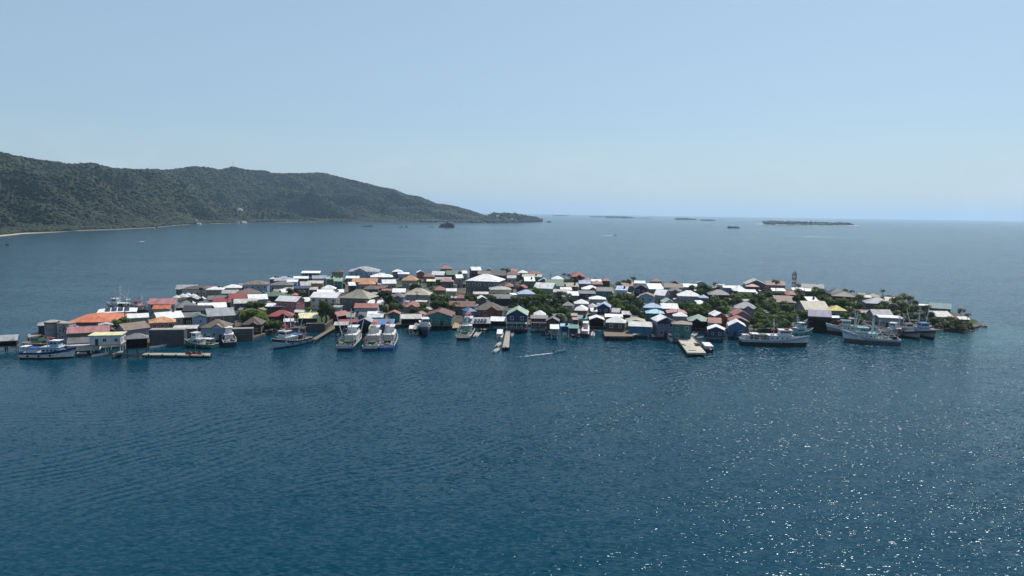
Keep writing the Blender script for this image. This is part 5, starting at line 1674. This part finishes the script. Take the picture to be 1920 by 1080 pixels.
def trawler(stern, bow, B, label, side, strake, name='trawler', fb=(1.7, 3.6), house='fwd', wall=M_WHITE, roofm=M_WHITE, mast=9.0, outr=True, gantry=True, canopy=None, extra=None, seed=1, low=None,
            rail=M_WHITE, gearn=18, boot=.45):
    a = at(*stern, 0); b = at(*bow, 0); c = (a + b) / 2; d = b - a; L = d.length
    root = empty(name, (c.x, c.y, 0), math.atan2(d.y, d.x)); tag(root, label, 'boat')
    me, hb, sh = hull_mesh(L, B, fb[0], fb[1], [low or M_ANTIF, side, strake], boot=boot); link('hull', me, root)
    deck_mesh(L, hb, None, sh=sh).build('deck', M_DECK, root)
    q = MB()
    for sg in (-1, 1):
        pts = []
        for i in range(15):
            t = i / 14; pts.append((-L / 2 + L * t + L * .06 * t ** 4, sg * hb(t) * .97, sh(t) + .05))
        q.path(pts, .09, .09, 5)
    q.tube((-L / 2, -hb(0) * .97, sh(0) + .05), (-L / 2, hb(0) * .97, sh(0) + .05), .09, n=5)
    q.build('gunwale', rail, root)
    dz = fb[0] - .7
    if house == 'fwd': hx0, hx1 = L * .02, L * .27
    elif house == 'mid': hx0, hx1 = -L * .12, L * .14
    else: hx0, hx1 = -L * .40, -L * .16
    zf = sh(.5 + hx0 / L) - .72 if house == 'fwd' else dz
    rv_ = random.Random(seed * 3); w1 = B * rv_.uniform(.56, .72); ch = rv_.uniform(1.9, 2.4)
    # cabin, then the bridge on top
    q = MB(); q.box(hx0 - L * .10, -w1 / 2, zf, hx1, w1 / 2, zf + 2.2); cb = q.build('cabin', wall, root)
    q = MB(); q.box(hx0 - L * .12, -w1 / 2 - .25, zf + 2.2, hx1 + .35, w1 / 2 + .25, zf + 2.34); q.build('cabin_roof', roofm, cb)
    for i in range(4):
        xa = hx0 - L * .07 + i * (hx1 - hx0) * .30; q = MB(); q.box(xa, -w1 / 2 - .03, zf + 1.0, xa + .62, w1 / 2 + .03, zf + 1.55); q.build('window', M_GLASS, cb)
    wheelhouse(root, hx0 + (hx1 - hx0) * .25, hx1 - .2, w1 * .84, zf + 2.34, 2.0, wall, roofm)
    zt = zf + 4.5
    # mast and rigging
    mx = hx0 - L * .02
    q = MB(); q.tube((mx, 0, zf + 2.3), (mx, 0, zf + mast), .2, .12, 7); q.tube((mx, -1.1, zf + mast * .72), (mx, 1.1, zf + mast * .72), .07); q.build('mast', M_WHITE, root)
    q = MB(); q.box(mx - .15, -.9, zf + mast * .82, mx + .15, .9, zf + mast * .82 + .14); q.build('radar', M_WHITE, root)
    q = MB()
    for (x, y, z) in ((L * .5, 0, fb[1]), (-L * .45, -B * .4, fb[0]), (-L * .45, B * .4, fb[0]), (hx1, B * .3, zf + 2.3), (hx1, -B * .3, zf + 2.3)): q.tube((mx, 0, zf + mast * .96), (x, y, z), .045, n=4)
    q.build('rigging', M_GREYP, root)
    if outr:
        for sg in (-1, 1):
            q = MB(); base = Vector((mx - .6, sg * B * .42, fb[0])); tip = Vector((mx - 1.6, sg * B * .75, fb[0] + mast * .82))
            q.tube(base, tip, .20, .13, 6); q.tube(base.lerp(tip, .1) + Vector((.5, 0, 0)), tip, .09, .07, 5)
            for k in range(4): z1 = base.lerp(tip, .2 + .18 * k); q.tube(z1, z1 + Vector((.38 - .08 * k, 0, 0)), .045, n=4)
            q.build('outrigger', M_WHITE, root)
    if gantry:
        gx = -L * .36; q = MB()
        for sg in (-1, 1): q.tube((gx, sg * B * .36, dz), (gx + .3, sg * B * .26, dz + 4.4), .12, .1)
        q.tube((gx + .3, -B * .26, dz + 4.4), (gx + .3, B * .26, dz + 4.4), .12); q.tube((gx + .3, 0, dz + 4.4), (mx, 0, zf + mast * .6), .07)
        q.tube((gx + .15, -B * .3, dz + 2.4), (gx + .15, B * .3, dz + 2.4), .07)
        q.build('gantry', M_STEEL, root)
        q = MB(); q.tube((gx + 2.2, -B * .2, dz + .8), (gx + 2.2, B * .2, dz + .8), .55, .55, 12); q.build('winch_drum', [M_RUST, M_BLACK, M_GREYP, M_GREENP][seed % 4], root)
        q = MB(); rk = random.Random(seed); x0_, x1_ = -L * .44, hx0 - L * .14; hh_ = rk.uniform(2.0, 2.8)
        for sg in (-1, 1):
            q.tube((x0_, sg * B * .40, dz + hh_), (x1_, sg * B * .40, dz + hh_), .07, n=5); q.tube((x0_, sg * B * .41, dz + hh_ * .55), (x1_, sg * B * .41, dz + hh_ * .55), .05, n=5)
            for k in range(5): xx = x0_ + (x1_ - x0_) * k / 4; q.tube((xx, sg * B * .41, dz), (xx, sg * B * .40, dz + hh_), .06, n=5)
        for k in range(3): xx = x0_ + (x1_ - x0_) * (k + .3) / 3; q.tube((xx, -B * .4, dz + hh_), (xx, B * .4, dz + hh_), .06, n=5)
        q.build('net_rack', [M_WHITE, M_STEEL, M_RUST][seed % 3], root)
        for k in range(4):
            xx = x0_ + (x1_ - x0_) * rk.random(); yy = B * .4 * rk.choice((-1, 1)); q = MB(); s_ = rk.uniform(.5, 1.1)
            q.hexa([(xx - s_, yy - .25, dz), (xx + s_, yy - .25, dz), (xx + s_, yy + .25, dz), (xx - s_, yy + .25, dz)], [(xx - s_ * .4, yy - .12, dz + hh_), (xx + s_ * .5, yy - .12, dz + hh_ * .98), (xx + s_ * .4, yy + .12, dz + hh_), (xx - s_ * .5, yy + .12, dz + hh_)]); q.build('hanging_net', rk.choice((M_BLACK, M_PILE, M_TEALP, M_RUST)), root)
    if canopy:
        cx0, cx1, cm_ = canopy; q = MB(); q.hexa([(cx0 * L, -w1 * .5, dz + 2.5), (cx1 * L, -w1 * .5, dz + 2.5), (cx1 * L, w1 * .5, dz + 2.5), (cx0 * L, w1 * .5, dz + 2.5)], [(cx0 * L, -w1 * .45, dz + 2.66), (cx1 * L, -w1 * .45, dz + 2.66), (cx1 * L, w1 * .45, dz + 2.66), (cx0 * L, w1 * .45, dz + 2.66)])
        q.build('canopy', cm_, root)
        for x in (cx0 * L + .1, cx1 * L - .1):
            for y in (-w1 * .45, w1 * .45): q = MB(); q.tube((x, y, dz), (x, y, dz + 2.5), .05); q.build('canopy_post', M_STEEL, root)
    if extra:
        for (ex0, ex1, ey, ew, ez, eh, em, en) in extra: q = MB(); q.hexa([(ex0 * L, ey - ew / 2, ez), (ex1 * L, ey - ew / 2, ez), (ex1 * L, ey + ew / 2, ez), (ex0 * L, ey + ew / 2, ez)], [(ex0 * L + .1, ey - ew * .38, ez + eh), (ex1 * L - .1, ey - ew * .38, ez + eh), (ex1 * L - .1, ey + ew * .38, ez + eh), (ex0 * L + .1, ey + ew * .38, ez + eh)]); q.build(en, em, root)
    gear(root, -L * .46, hx0 - L * .12, B, dz + .02, int(gearn * 1.4), seed, [M_WHITE, M_RUST, M_CANVAS, M_BLACK, M_WOOD, M_GREYP, M_YELLOW, M_CONC])
    gear(root, hx1 + .3, L * .36, B * .5, sh(.8) - .7, 3, seed + 9, [M_WHITE, M_RUST, M_GREYP])
    q = MB()
    for t in (.18, .4, .62):
        for sg in (-1, 1):
            x = -L / 2 + L * t; y = sg * (hb(t) + .08); q.tube((x, y, sh(t) * .55 - .12), (x, y + sg * .14, sh(t) * .55 - .12), .34, .34, 10)
    q.build('tyre_fender', M_BLACK, root)
    return root

trawler((43, 670.5), (138, 670.5), 5.4, 'white and blue cabin boat lying broadside at the far left', M_WHITE, M_NAVY, fb=(2.0, 3.5), house='fwd', wall=M_PBLUE, roofm=M_WHITE, mast=5.5, outr=False, gantry=False,
        canopy=(-.49, -.36, M_WHITE), extra=[(-.36, -.16, 0, 3.4, 1.35, 1.9, M_WHITE, 'low_cabin'), (-.37, -.14, 0, 3.7, 3.25, .25, M_BLUE, 'cabin_top'), (.28, .44, 0, 2.6, 2.2, .5, M_BLUE, 'foredeck'), (.0, .12, .3, 1.5, 6.6, .12, M_RED, 'roof_hatch')], seed=3, gearn=6, rail=M_BLUE)
trawler((576, 641), (513, 654.5), 6.0, 'white trawler with maroon stripe and red deck boxes, bow to the left', M_PBLUE, M_MAROON, fb=(2.0, 3.9), wall=M_WHITE, roofm=M_WHITE, mast=10.5, outr=True, canopy=(-.22, -.06, M_BLUE),
        extra=[(.12, .24, .2, 1.6, 7.4, .5, M_RED, 'life_raft'), (.0, .09, -.4, 1.8, 5.8, .7, M_RED, 'deck_box')], seed=5, gearn=22)
trawler((647, 658), (670, 631), 7.2, 'white trawler with blue stern moored left of a close trio', M_PBLUE, M_PBLUE, fb=(1.9, 3.8), wall=M_WHITE, roofm=M_WHITE, mast=12, seed=7, boot=.95, low=M_NAVY, gearn=26,
        extra=[(-.05, .05, 1.8, 1.4, 3, 2.6, M_NAVY, 'net_roll')])
trawler((694, 658.5), (707, 630), 6.6, 'cluttered trawler with orange life raft, middle one of the trio', M_PBLUE, M_PBLUE, fb=(1.8, 3.6), wall=M_CANVAS, roofm=M_CANVAS, mast=7.5, outr=False, seed=11, boot=.95, low=M_NAVY, gearn=34,
        extra=[(.05, .22, 0, 2.2, 6.9, .8, M_ORANGE, 'life_raft'), (-.02, .03, 1.6, .9, 5, .8, M_YELLOW, 'buoy')])
trawler((724, 657), (735, 629), 6.6, 'cluttered trawler with red box on its roof, right one of the trio', M_PBLUE, M_PBLUE, fb=(1.8, 3.6), wall=M_CANVAS, roofm=M_WHITE, mast=8.5, outr=False, seed=13, boot=.95, low=M_BLUE, gearn=32,
        extra=[(.05, .20, .5, 1.6, 6.9, .7, M_RED, 'deck_box')])
trawler((789, 611), (801, 632), 5.8, 'old dark blue-grey boat pointing its bow at the camera', M_NAVY, plain('slate_paint', (.10, .13, .19), .6), fb=(2.4, 4.4), wall=M_CANVAS, roofm=M_CANVAS, mast=5, outr=False, gantry=False, seed=17, gearn=14)
trawler((868, 638), (883, 611), 6.6, 'green and white trawler with red roof box, stern to the camera', M_WHITE, M_WHITE, fb=(1.7, 3.7), wall=M_TEALP, roofm=M_WHITE, mast=8, outr=False, seed=19, boot=.95, gearn=26, low=M_ANTIF,
        extra=[(.04, .2, 0, 2.4, 6.8, .9, M_RED, 'deck_box')])
trawler((1388, 645), (1511, 648.5), 7.0, 'long pale blue trawler lying broadside right of the blue waterfront house', M_WHITE, M_PBLUE, fb=(2.3, 4.0), house='fwd', wall=M_WHITE, roofm=M_WHITE, mast=8.5, outr=False, seed=23, gearn=30, boot=1.35,
        extra=[(-.48, -.30, 0, 4.2, 1.7, 2.2, M_CANVAS, 'deck_shelter'), (-.03, .03, .6, 2.4, 5.4, .8, M_RED, 'life_raft'), (.16, .22, -.6, 2.2, 5.8, .9, M_RED, 'dinghy_cover'), (-.36, -.24, 0, 3.8, 4.4, .2, M_WHITE, 'shelter_roof')], canopy=(-.28, -.12, M_GREENP))
trawler((1478, 631), (1521, 629), 5.0, 'teal boat with white wheelhouse behind the long pale blue trawler', M_TEALP, M_TEALP, fb=(2.0, 3.2), house='mid', wall=M_PBLUE, roofm=M_WHITE, mast=8, outr=False, gantry=False, seed=29, gearn=6)
trawler((1686, 646), (1583, 640), 7.4, 'largest trawler at right, pale blue hull and teal-roofed bridge, bow left', M_WHITE, M_PBLUE, fb=(2.2, 4.8), house='fwd', wall=M_WHITE, roofm=M_TEALP, mast=9.5, outr=True, seed=31, gearn=44, boot=1.35,
        extra=[(-.1, -.02, 0, 4, 2, 1.8, M_WHITE, 'net_heap')], low=M_DCONC)
trawler((1650, 631), (1553, 625), 6.6, 'green-roofed white trawler moored just behind the largest one', M_GREYP, M_WHITE, fb=(2.2, 4.4), house='fwd', wall=M_WHITE, roofm=M_GREENP, mast=9, outr=True, seed=37, gearn=34, boot=1.3,
        extra=[(.24, .34, 0, 2, 5.0, .7, M_RED, 'deck_box')])
trawler((1690, 632), (1625, 624), 6.4, 'trawler with white bridge and red rail between the big ones', M_WHITE, M_WHITE, fb=(2.0, 4.0), house='aft', wall=M_WHITE, roofm=M_WHITE, mast=8.5, outr=False, seed=41, boot=.9, gearn=30, rail=M_RED)
trawler((1676, 626), (1723, 637), 6.4, 'trawler with green and maroon strake left of the light blue gantry boat', M_GREYP, M_MAROON, fb=(2.1, 3.8), house='mid', wall=M_WHITE, roofm=M_MAROON, mast=8, outr=False, gantry=False, seed=43, boot=.9, gearn=18, rail=M_GREENP)
trawler((1706, 623), (1751, 637), 6.4, 'trawler with tall light blue gantry at the right end of the row', M_GREYP, M_MAROON, fb=(2.1, 4.0), house='mid', wall=M_PBLUE, roofm=M_BLUE, mast=11, outr=True, seed=47, boot=.9, gearn=14, rail=M_PBLUE)
trawler((249, 584), (203, 581), 6.0, 'white trawler with forked masts behind the solar-panel roof', M_WHITE, M_RED, fb=(2.0, 3.8), wall=M_WHITE, roofm=M_WHITE, mast=12, outr=True, seed=53, gearn=10, canopy=(-.3, -.1, M_WHITE))
trawler((286, 588), (246, 586), 6.0, 'boat with red-topped bridge and red deck beside the pink-roofed house', M_NAVY, M_RED, fb=(1.9, 3.4), wall=M_CANVAS, roofm=M_RED, mast=7.5, outr=False, seed=59, gearn=26, rail=M_RED)
trawler((403, 653), (350, 649), 5.0, 'green and white workboat lying behind the long low pier', M_GREENP, M_GREENP, fb=(1.5, 2.5), house='fwd', wall=M_WHITE, roofm=M_WHITE, mast=4, outr=False, gantry=False, seed=61, gearn=10, canopy=(-.42, -.12, M_CANVAS))
trawler((408, 640), (370, 640), 4.5, 'white boat heaped with dinghies beside the dark seawall', M_WHITE, M_WHITE, fb=(1.5, 2.6), house='mid', wall=M_WHITE, roofm=M_WHITE, mast=4, outr=False, gantry=False, seed=67, gearn=16)
trawler((431, 651), (428, 636), 5.0, 'dark navy boat stern-on below the long grey seawall', M_NAVY, M_NAVY, fb=(1.8, 2.8), house='fwd', wall=M_CANVAS, roofm=M_CANVAS, mast=4, outr=False, gantry=False, seed=71, gearn=16)

# ------------------------------------------------------------------ cabin boats and skiffs
def small_hull(L, B, fb, side, inner, name, label, loc, az, cat='boat', group=None):
    root = empty(name, (loc.x, loc.y, loc.z), az); tag(root, label, cat, group)
    me, hb, sh = hull_mesh(L, B, fb, fb * 1.55, [side, side, side], full=.8, stations=11, sharp=2.0, over=.05)
    for v in me.vertices:
        if v.co.z < 0: v.co.z *= .35
    link('hull', me, root); deck_mesh(L, hb, None, n=11, sh=sh, over=.05).build('floor', inner, root)
    return root, hb, sh
def skiff(px0, py0, px1, py1, B, label, side=M_WHITE, inner=M_CONC, z=0.0, motor=True, fb=.55, minL=3.6):
    a = at(px0, py0, z); b = at(px1, py1, z); d = b - a; L = max(minL, d.length); c = (a + b) / 2; c.z = z + (.15 if z > .3 else 0)
    root, hb, sh = small_hull(L, B, fb, side, inner, 'skiff', label, c, math.atan2(d.y, d.x), group='small open boats')
    for k in range(3):
        x = -L * .3 + k * L * .24; q = MB(); q.box(x - .14, -B * .42, fb * .62, x + .14, B * .42, fb * .70); q.build('bench', M_WOOD if side is not M_WHITE else M_WHITE, root)
    if motor:
        q = MB(); q.box(-L / 2 - .38, -.16, fb * .7, -L / 2 - .02, .16, fb * .7 + .55); q.tube((-L / 2 - .2, 0, fb * .7), (-L / 2 - .2, 0, -.4), .07); q.build('outboard_motor', M_BLACK, root)
    return root
def cabin_boat(stern, bow, B, label, side, top, fb=1.0, fly=False, awn=True, minL=6):
    a = at(*stern, 0); b = at(*bow, 0); d = b - a; L = max(minL, d.length); c = (a + b) / 2; c.z = 0
    root, hb, sh = small_hull(L, B, fb, side, M_WHITE, 'cabin_boat', label, c, math.atan2(d.y, d.x), group='cabin boats')
    wheelhouse(root, -L * .08, L * .22, B * .74, fb * .55, 1.55, top, top, rover=.15)
    if awn:
        q = MB(); q.box(-L * .46, -B * .40, fb * .55 + 1.62, -L * .02, B * .40, fb * .55 + 1.72); q.build('awning', top, root)
        for x in (-L * .44,):
            for y in (-B * .37, B * .37): q = MB(); q.tube((x, y, fb * .4), (x, y, fb * .55 + 1.62), .04); q.build('awning_post', M_STEEL, root)
    if fly:
        q = MB(); q.box(-L * .1, -B * .28, fb * .55 + 1.74, L * .12, B * .28, fb * .55 + 2.5); q.build('flybridge', M_WHITE, root)
        q = MB(); q.box(-L * .12, -B * .3, fb * .55 + 3.4, L * .12, B * .3, fb * .55 + 3.5); q.build('flybridge_top', M_WHITE, root)
        q = MB(); q.box(-L * .3, -.9, fb * .55 + 1.74, -L * .2, .9, fb * .55 + 2.0); q.build('seat_cushion', M_RED, root)
        for y in (-.9, .9): q = MB(); q.tube((0, y, fb * .55 + 2.5), (0, y, fb * .55 + 3.4), .04); q.build('flybridge_post', M_STEEL, root)
    q = MB(); q.box(-L / 2 - .4, -.3, fb * .5, -L / 2 - .02, .3, fb * .5 + .6); q.build('outboard_motor', M_BLACK, root)
    return root
cabin_boat((936.5, 637), (937.8, 624), 2.9, 'small white cabin boat left of the narrow grey jetty', M_WHITE, M_WHITE)
cabin_boat((1256, 631), (1261, 641.5), 3.3, 'white cabin boat at the inner left side of the square pier', M_WHITE, M_WHITE)
cabin_boat((1330, 661.5), (1320, 650), 3.8, 'navy-hulled boat with white top at the outer right of the square pier', M_NAVY, M_WHITE, fb=1.2)
cabin_boat((1097.5, 633), (1098, 613), 3.9, 'white cabin cruiser with flybridge and navy transom', M_NAVY, M_WHITE, fb=1.5, fly=True)
cabin_boat((771, 627), (773, 617), 2.5, 'little white boat left of the old dark blue-grey boat', M_WHITE, M_WHITE, minL=5)
cabin_boat((779, 628), (783, 612), 2.6, 'rusty cream boat squeezed beside the old dark blue-grey boat', M_CANVAS, M_CONC, minL=6)
SK = [((551, 607), (562, 604), 1.7, 'leftmost of three white skiffs drawn ashore', .95, M_WHITE), ((558, 609.5), (567, 604.5), 1.7, 'middle one of three white skiffs drawn ashore', .95, M_WHITE),
      ((567, 610.5), (577, 604), 1.7, 'rightmost of three white skiffs drawn ashore', .95, M_WHITE), ((474, 630), (493, 629), 1.5, 'pale skiff floating right of the long grey seawall', 0, M_CANVAS),
      ((280, 653.5), (312, 649), 1.4, 'long slim pale canoe below the high dark seawall', 0, M_CANVAS), ((171, 669), (203, 665), 1.6, 'white skiff near the house on white posts', 0, M_WHITE),
      ((931.5, 651), (939, 644), 1.6, 'upper of two white skiffs by the narrow jetty', 0, M_WHITE), ((926, 662), (936, 655), 1.7, 'lower of two white skiffs by the narrow jetty', 0, M_WHITE),
      ((957, 633), (962, 626), 1.7, 'grey skiff tied to the right side of the narrow jetty', 0, M_GREYP), ((891, 633), (903, 618), 2.2, 'white ribbed speedboat right of the green and white trawler', 0, M_WHITE),
      ((905, 625), (914, 615), 1.9, 'dark-trimmed skiff below the solar dock canopy', 0, M_GREYP), ((1111.5, 632), (1112, 624), 1.7, 'small white dinghy right of the cabin cruiser', 0, M_WHITE),
      ((1115, 620.5), (1127, 622), 1.6, 'white skiff inside the pink-trimmed boathouse front', 0, M_WHITE), ((1144, 632), (1171, 633.5), 1.5, 'long cream canoe below the brown timber deck', 0, M_CANVAS),
      ((1025, 627), (1031, 623), 1.6, 'tiny white dinghy beside the white square dock canopy', 0, M_WHITE), ((1083, 634), (1087, 627), 1.8, 'dark cluttered skiff left of the cabin cruiser', 0, M_NAVY),
      ((1309, 634.5), (1316, 634), 1.4, 'tiny white dinghy right of the inner square pier', 0, M_WHITE), ((1299, 632), (1307, 622), 2.2, 'white covered launch beside the dark green dock house', 0, M_WHITE),
      ((1076, 632), (1070, 626), 1.8, 'dark skiff under the teal dock shelter', 0, M_NAVY), ((11, 652), (33, 646), 2.0, 'rusty white skiff by the jetty shed at the left edge', 0, M_CANVAS), ((692, 640), (688, 627), 1.6, 'white skiff between the first trawler and the trio', 0, M_WHITE),
      ((1398, 634), (1378, 632), 2.2, 'pink-grey tender behind the stern of the long trawler', 0, M_CANVAS)]
for (a, b, B, lab, z, m) in SK: skiff(a[0], a[1], b[0], b[1], B, lab, m, M_CONC if m is not M_NAVY else M_PILE, z)
for k, (x, y) in enumerate(((13, 460), (1153, 441.2), (273, 452))):
    p = at(x, y, 0); r = skiff(x - 3, y, x + 3, y, 3.0, ['tiny dark boat alone on the water at far left', 'tiny white motorboat with wake on the far water', 'tiny white motorboat crossing the bay at left'][k], [M_BLACK, M_WHITE, M_WHITE][k], M_CONC, 0, True, 1.2)
SB = skiff(1038.5, 661.5, 1061, 657.5, 1.7, 'blue and white motor skiff speeding right with people aboard', M_PBLUE, M_NAVY, 0, True, .7)
q = MB(); LL = (at(1061, 657.5) - at(1038.5, 661.5)).length
q.box(-LL * .4, -.88, .62, LL * .3, .88, .66); 
# people in the skiff
M_SKIN = plain('skin', (.20, .10, .065), .6); M_SHIRT = plain('shirt', (.05, .10, .25), .8); M_SHIRT2 = plain('pale_shirt', (.5, .5, .5), .8)
def person(x, y, z, face, shirt, label, arm=1):
    pts = {'pel': (0, 0, .0), 'wst': (0, 0, .18), 'chs': (.03, 0, .42), 'nck': (.03, 0, .58), 'hd0': (.05, 0, .66), 'hd1': (.06, 0, .80)}
    names = list(pts); V = [Vector(pts[n]) for n in names]; E = [(i, i + 1) for i in range(5)]; Rr = [.15, .13, .15, .055, .085, .07]
    def chain(root_i, seq):
        last = root_i
        for (p_, r_) in seq: V.append(Vector(p_)); Rr.append(r_); E.append((last, len(V) - 1)); last = len(V) - 1
        return last
    for sg in (-1, 1):
        chain(2, [((.02, sg * .19, .48), .06), ((.12, sg * .26, .26), .048), ((.32, sg * .20, .16), .036), ((.38, sg * .19, .15), .03)])
        h_ = len(V) - 1
        for f_ in range(4): chain(h_, [((.42 + .005 * f_, sg * (.165 + .018 * f_), .145), .010), ((.455, sg * (.165 + .018 * f_), .115), .009)])
        chain(h_, [((.40, sg * .15, .16), .011), ((.42, sg * .13, .14), .009)])
        chain(0, [((.08, sg * .10, -.01), .09), ((.44, sg * .13, .02), .07), ((.50, sg * .13, -.38), .045), ((.62, sg * .13, -.42), .04)])
    me = bpy.data.meshes.new('person'); me.from_pydata([v[:] for v in V], E, [])
    o = link('person', me, None, (x, y, z), face); m = o.modifiers.new('skin', 'SKIN'); 
    for i, v in enumerate(me.skin_vertices[0].data): v.radius = (Rr[i], Rr[i]); v.use_root = (i == 0)
    o.modifiers.new('sub', 'SUBSURF').levels = 1; me.materials.append(M_SKIN); tag(o, label, 'person', 'people riding in the motor skiff')
    sh = MB(); sh.path([(0, 0, .0), (0, 0, .2), (.03, 0, .44), (.03, 0, .54)], .19, .15, 10); sh.build('shirt', shirt, o); 
    hr = MB(); V0, F0 = ico_template(2, 3, 1, .05); hr.add([(.04 + v[0] * .105, v[1] * .095, .79 + v[2] * .09) for v in V0 if True], [tuple(f) for f in F0]); hr.build('hair', M_BLACK, o)
    for f_ in (-1, 1):
        ey = MB(); ey.box(.135, f_ * .035 - .012, .735, .148, f_ * .035 + .012, .75); ey.build('eye', M_BLACK, o)
    return o
c = SB.location; az = SB.rotation_euler.z
for dx, dy, s_, lab in ((-LL * .36, 0, M_SHIRT, 'person in dark blue shirt steering at the stern of the motor skiff'), (-LL * .06, .2, M_SHIRT2, 'person in pale shirt seated in the middle of the motor skiff'), (LL * .17, -.2, M_SHIRT, 'person in dark blue shirt seated nearest the bow of the motor skiff')):
    person(c.x + dx * math.cos(az) - dy * math.sin(az), c.y + dx * math.sin(az) + dy * math.cos(az), .66, az, s_, lab)

# ------------------------------------------------------------------ foam of the wakes
g = NG('foam'); P = g.obj(); n1 = g.noise(g.mapping(P, (.35, 1.4, 1)), 1.6, 5, .7).outputs['Fac']
uvn = g.n('ShaderNodeAttribute'); uvn.attribute_name = 'dens'
al = g.mapr(g.math('SUBTRACT', g.math('ADD', n1, g.math('MULTIPLY', uvn.outputs['Fac'], .42)), .66), 0, .16, 0, .85)
b = g.n('ShaderNodeBsdfPrincipled'); b.inputs['Base Color'].default_value = (.75, .80, .82, 1); b.inputs['Roughness'].default_value = .8; g.l(al, b.inputs['Alpha']); g.l(b.outputs[0], g.out.inputs[0]); M_FOAM = g.m
def wake(p0, p1, w0, w1, label, peak=1.0):
    a = at(*p0, 0); b_ = at(*p1, 0); d = b_ - a; L = d.length; n = 24; o_ = Vector((-d.y, d.x, 0)).normalized()
    vs = []; de = []; fs = []
    for i in range(n + 1):
        t = i / n; c = a.lerp(b_, t) ; w_ = w0 + (w1 - w0) * t
        for s in (-1, -.4, .4, 1): vs.append((c + o_ * (s * w_) - a)[:2] + (.02,)); de.append(max(0, (1 - t) ** .8 * peak * (1 if abs(s) < .9 else .35)))
    for i in range(n):
        for j in range(3): k = i * 4 + j; fs.append((k, k + 4, k + 5, k + 1))
    me = bpy.data.meshes.new('wake'); me.from_pydata(vs, [], fs); me.materials.append(M_FOAM); A_ = me.attributes.new('dens', 'FLOAT', 'POINT'); A_.data.foreach_set('value', de)
    o = link('wake_foam', me, None, (a.x, a.y, 0)); tag(o, label, 'wake', kind='stuff')
wake((1039, 661.8), (945, 672), .55, 1.3, 'white foam trail behind the speeding motor skiff', .80)
wake((1150, 441.3), (1118, 443), 2.5, 4, 'thin white wake on the far water', 1.3)
wake((270, 452.3), (255, 454), 1.5, 2, 'short white wake in the bay at left', 1.3)

wake((1512, 443.6), (1592, 445.4), 16, 10, 'long pale reef streak on the water below the largest cay', .62)
wake((1400, 429.6), (1462, 430.6), 22, 14, 'faint pale reef streak right of the small round islet', .55)
# ================================================================== AIR
hz = NG('haze_air')
vol = hz.n('ShaderNodeVolumePrincipled'); vol.inputs['Color'].default_value = (0.56, 0.79, 1.0, 1)
vol.inputs['Density'].default_value = 5.2e-5; vol.inputs['Anisotropy'].default_value = 0.35
hz.l(vol.outputs[0], hz.out.inputs['Volume'])
mb = MB(); mb.box(-S - 500, -700, -4.0, S + 500, S + 500, 330.0)
o = mb.build('haze', hz.m); tag(o, 'thin pale sea haze in the air', 'haze', kind='stuff')
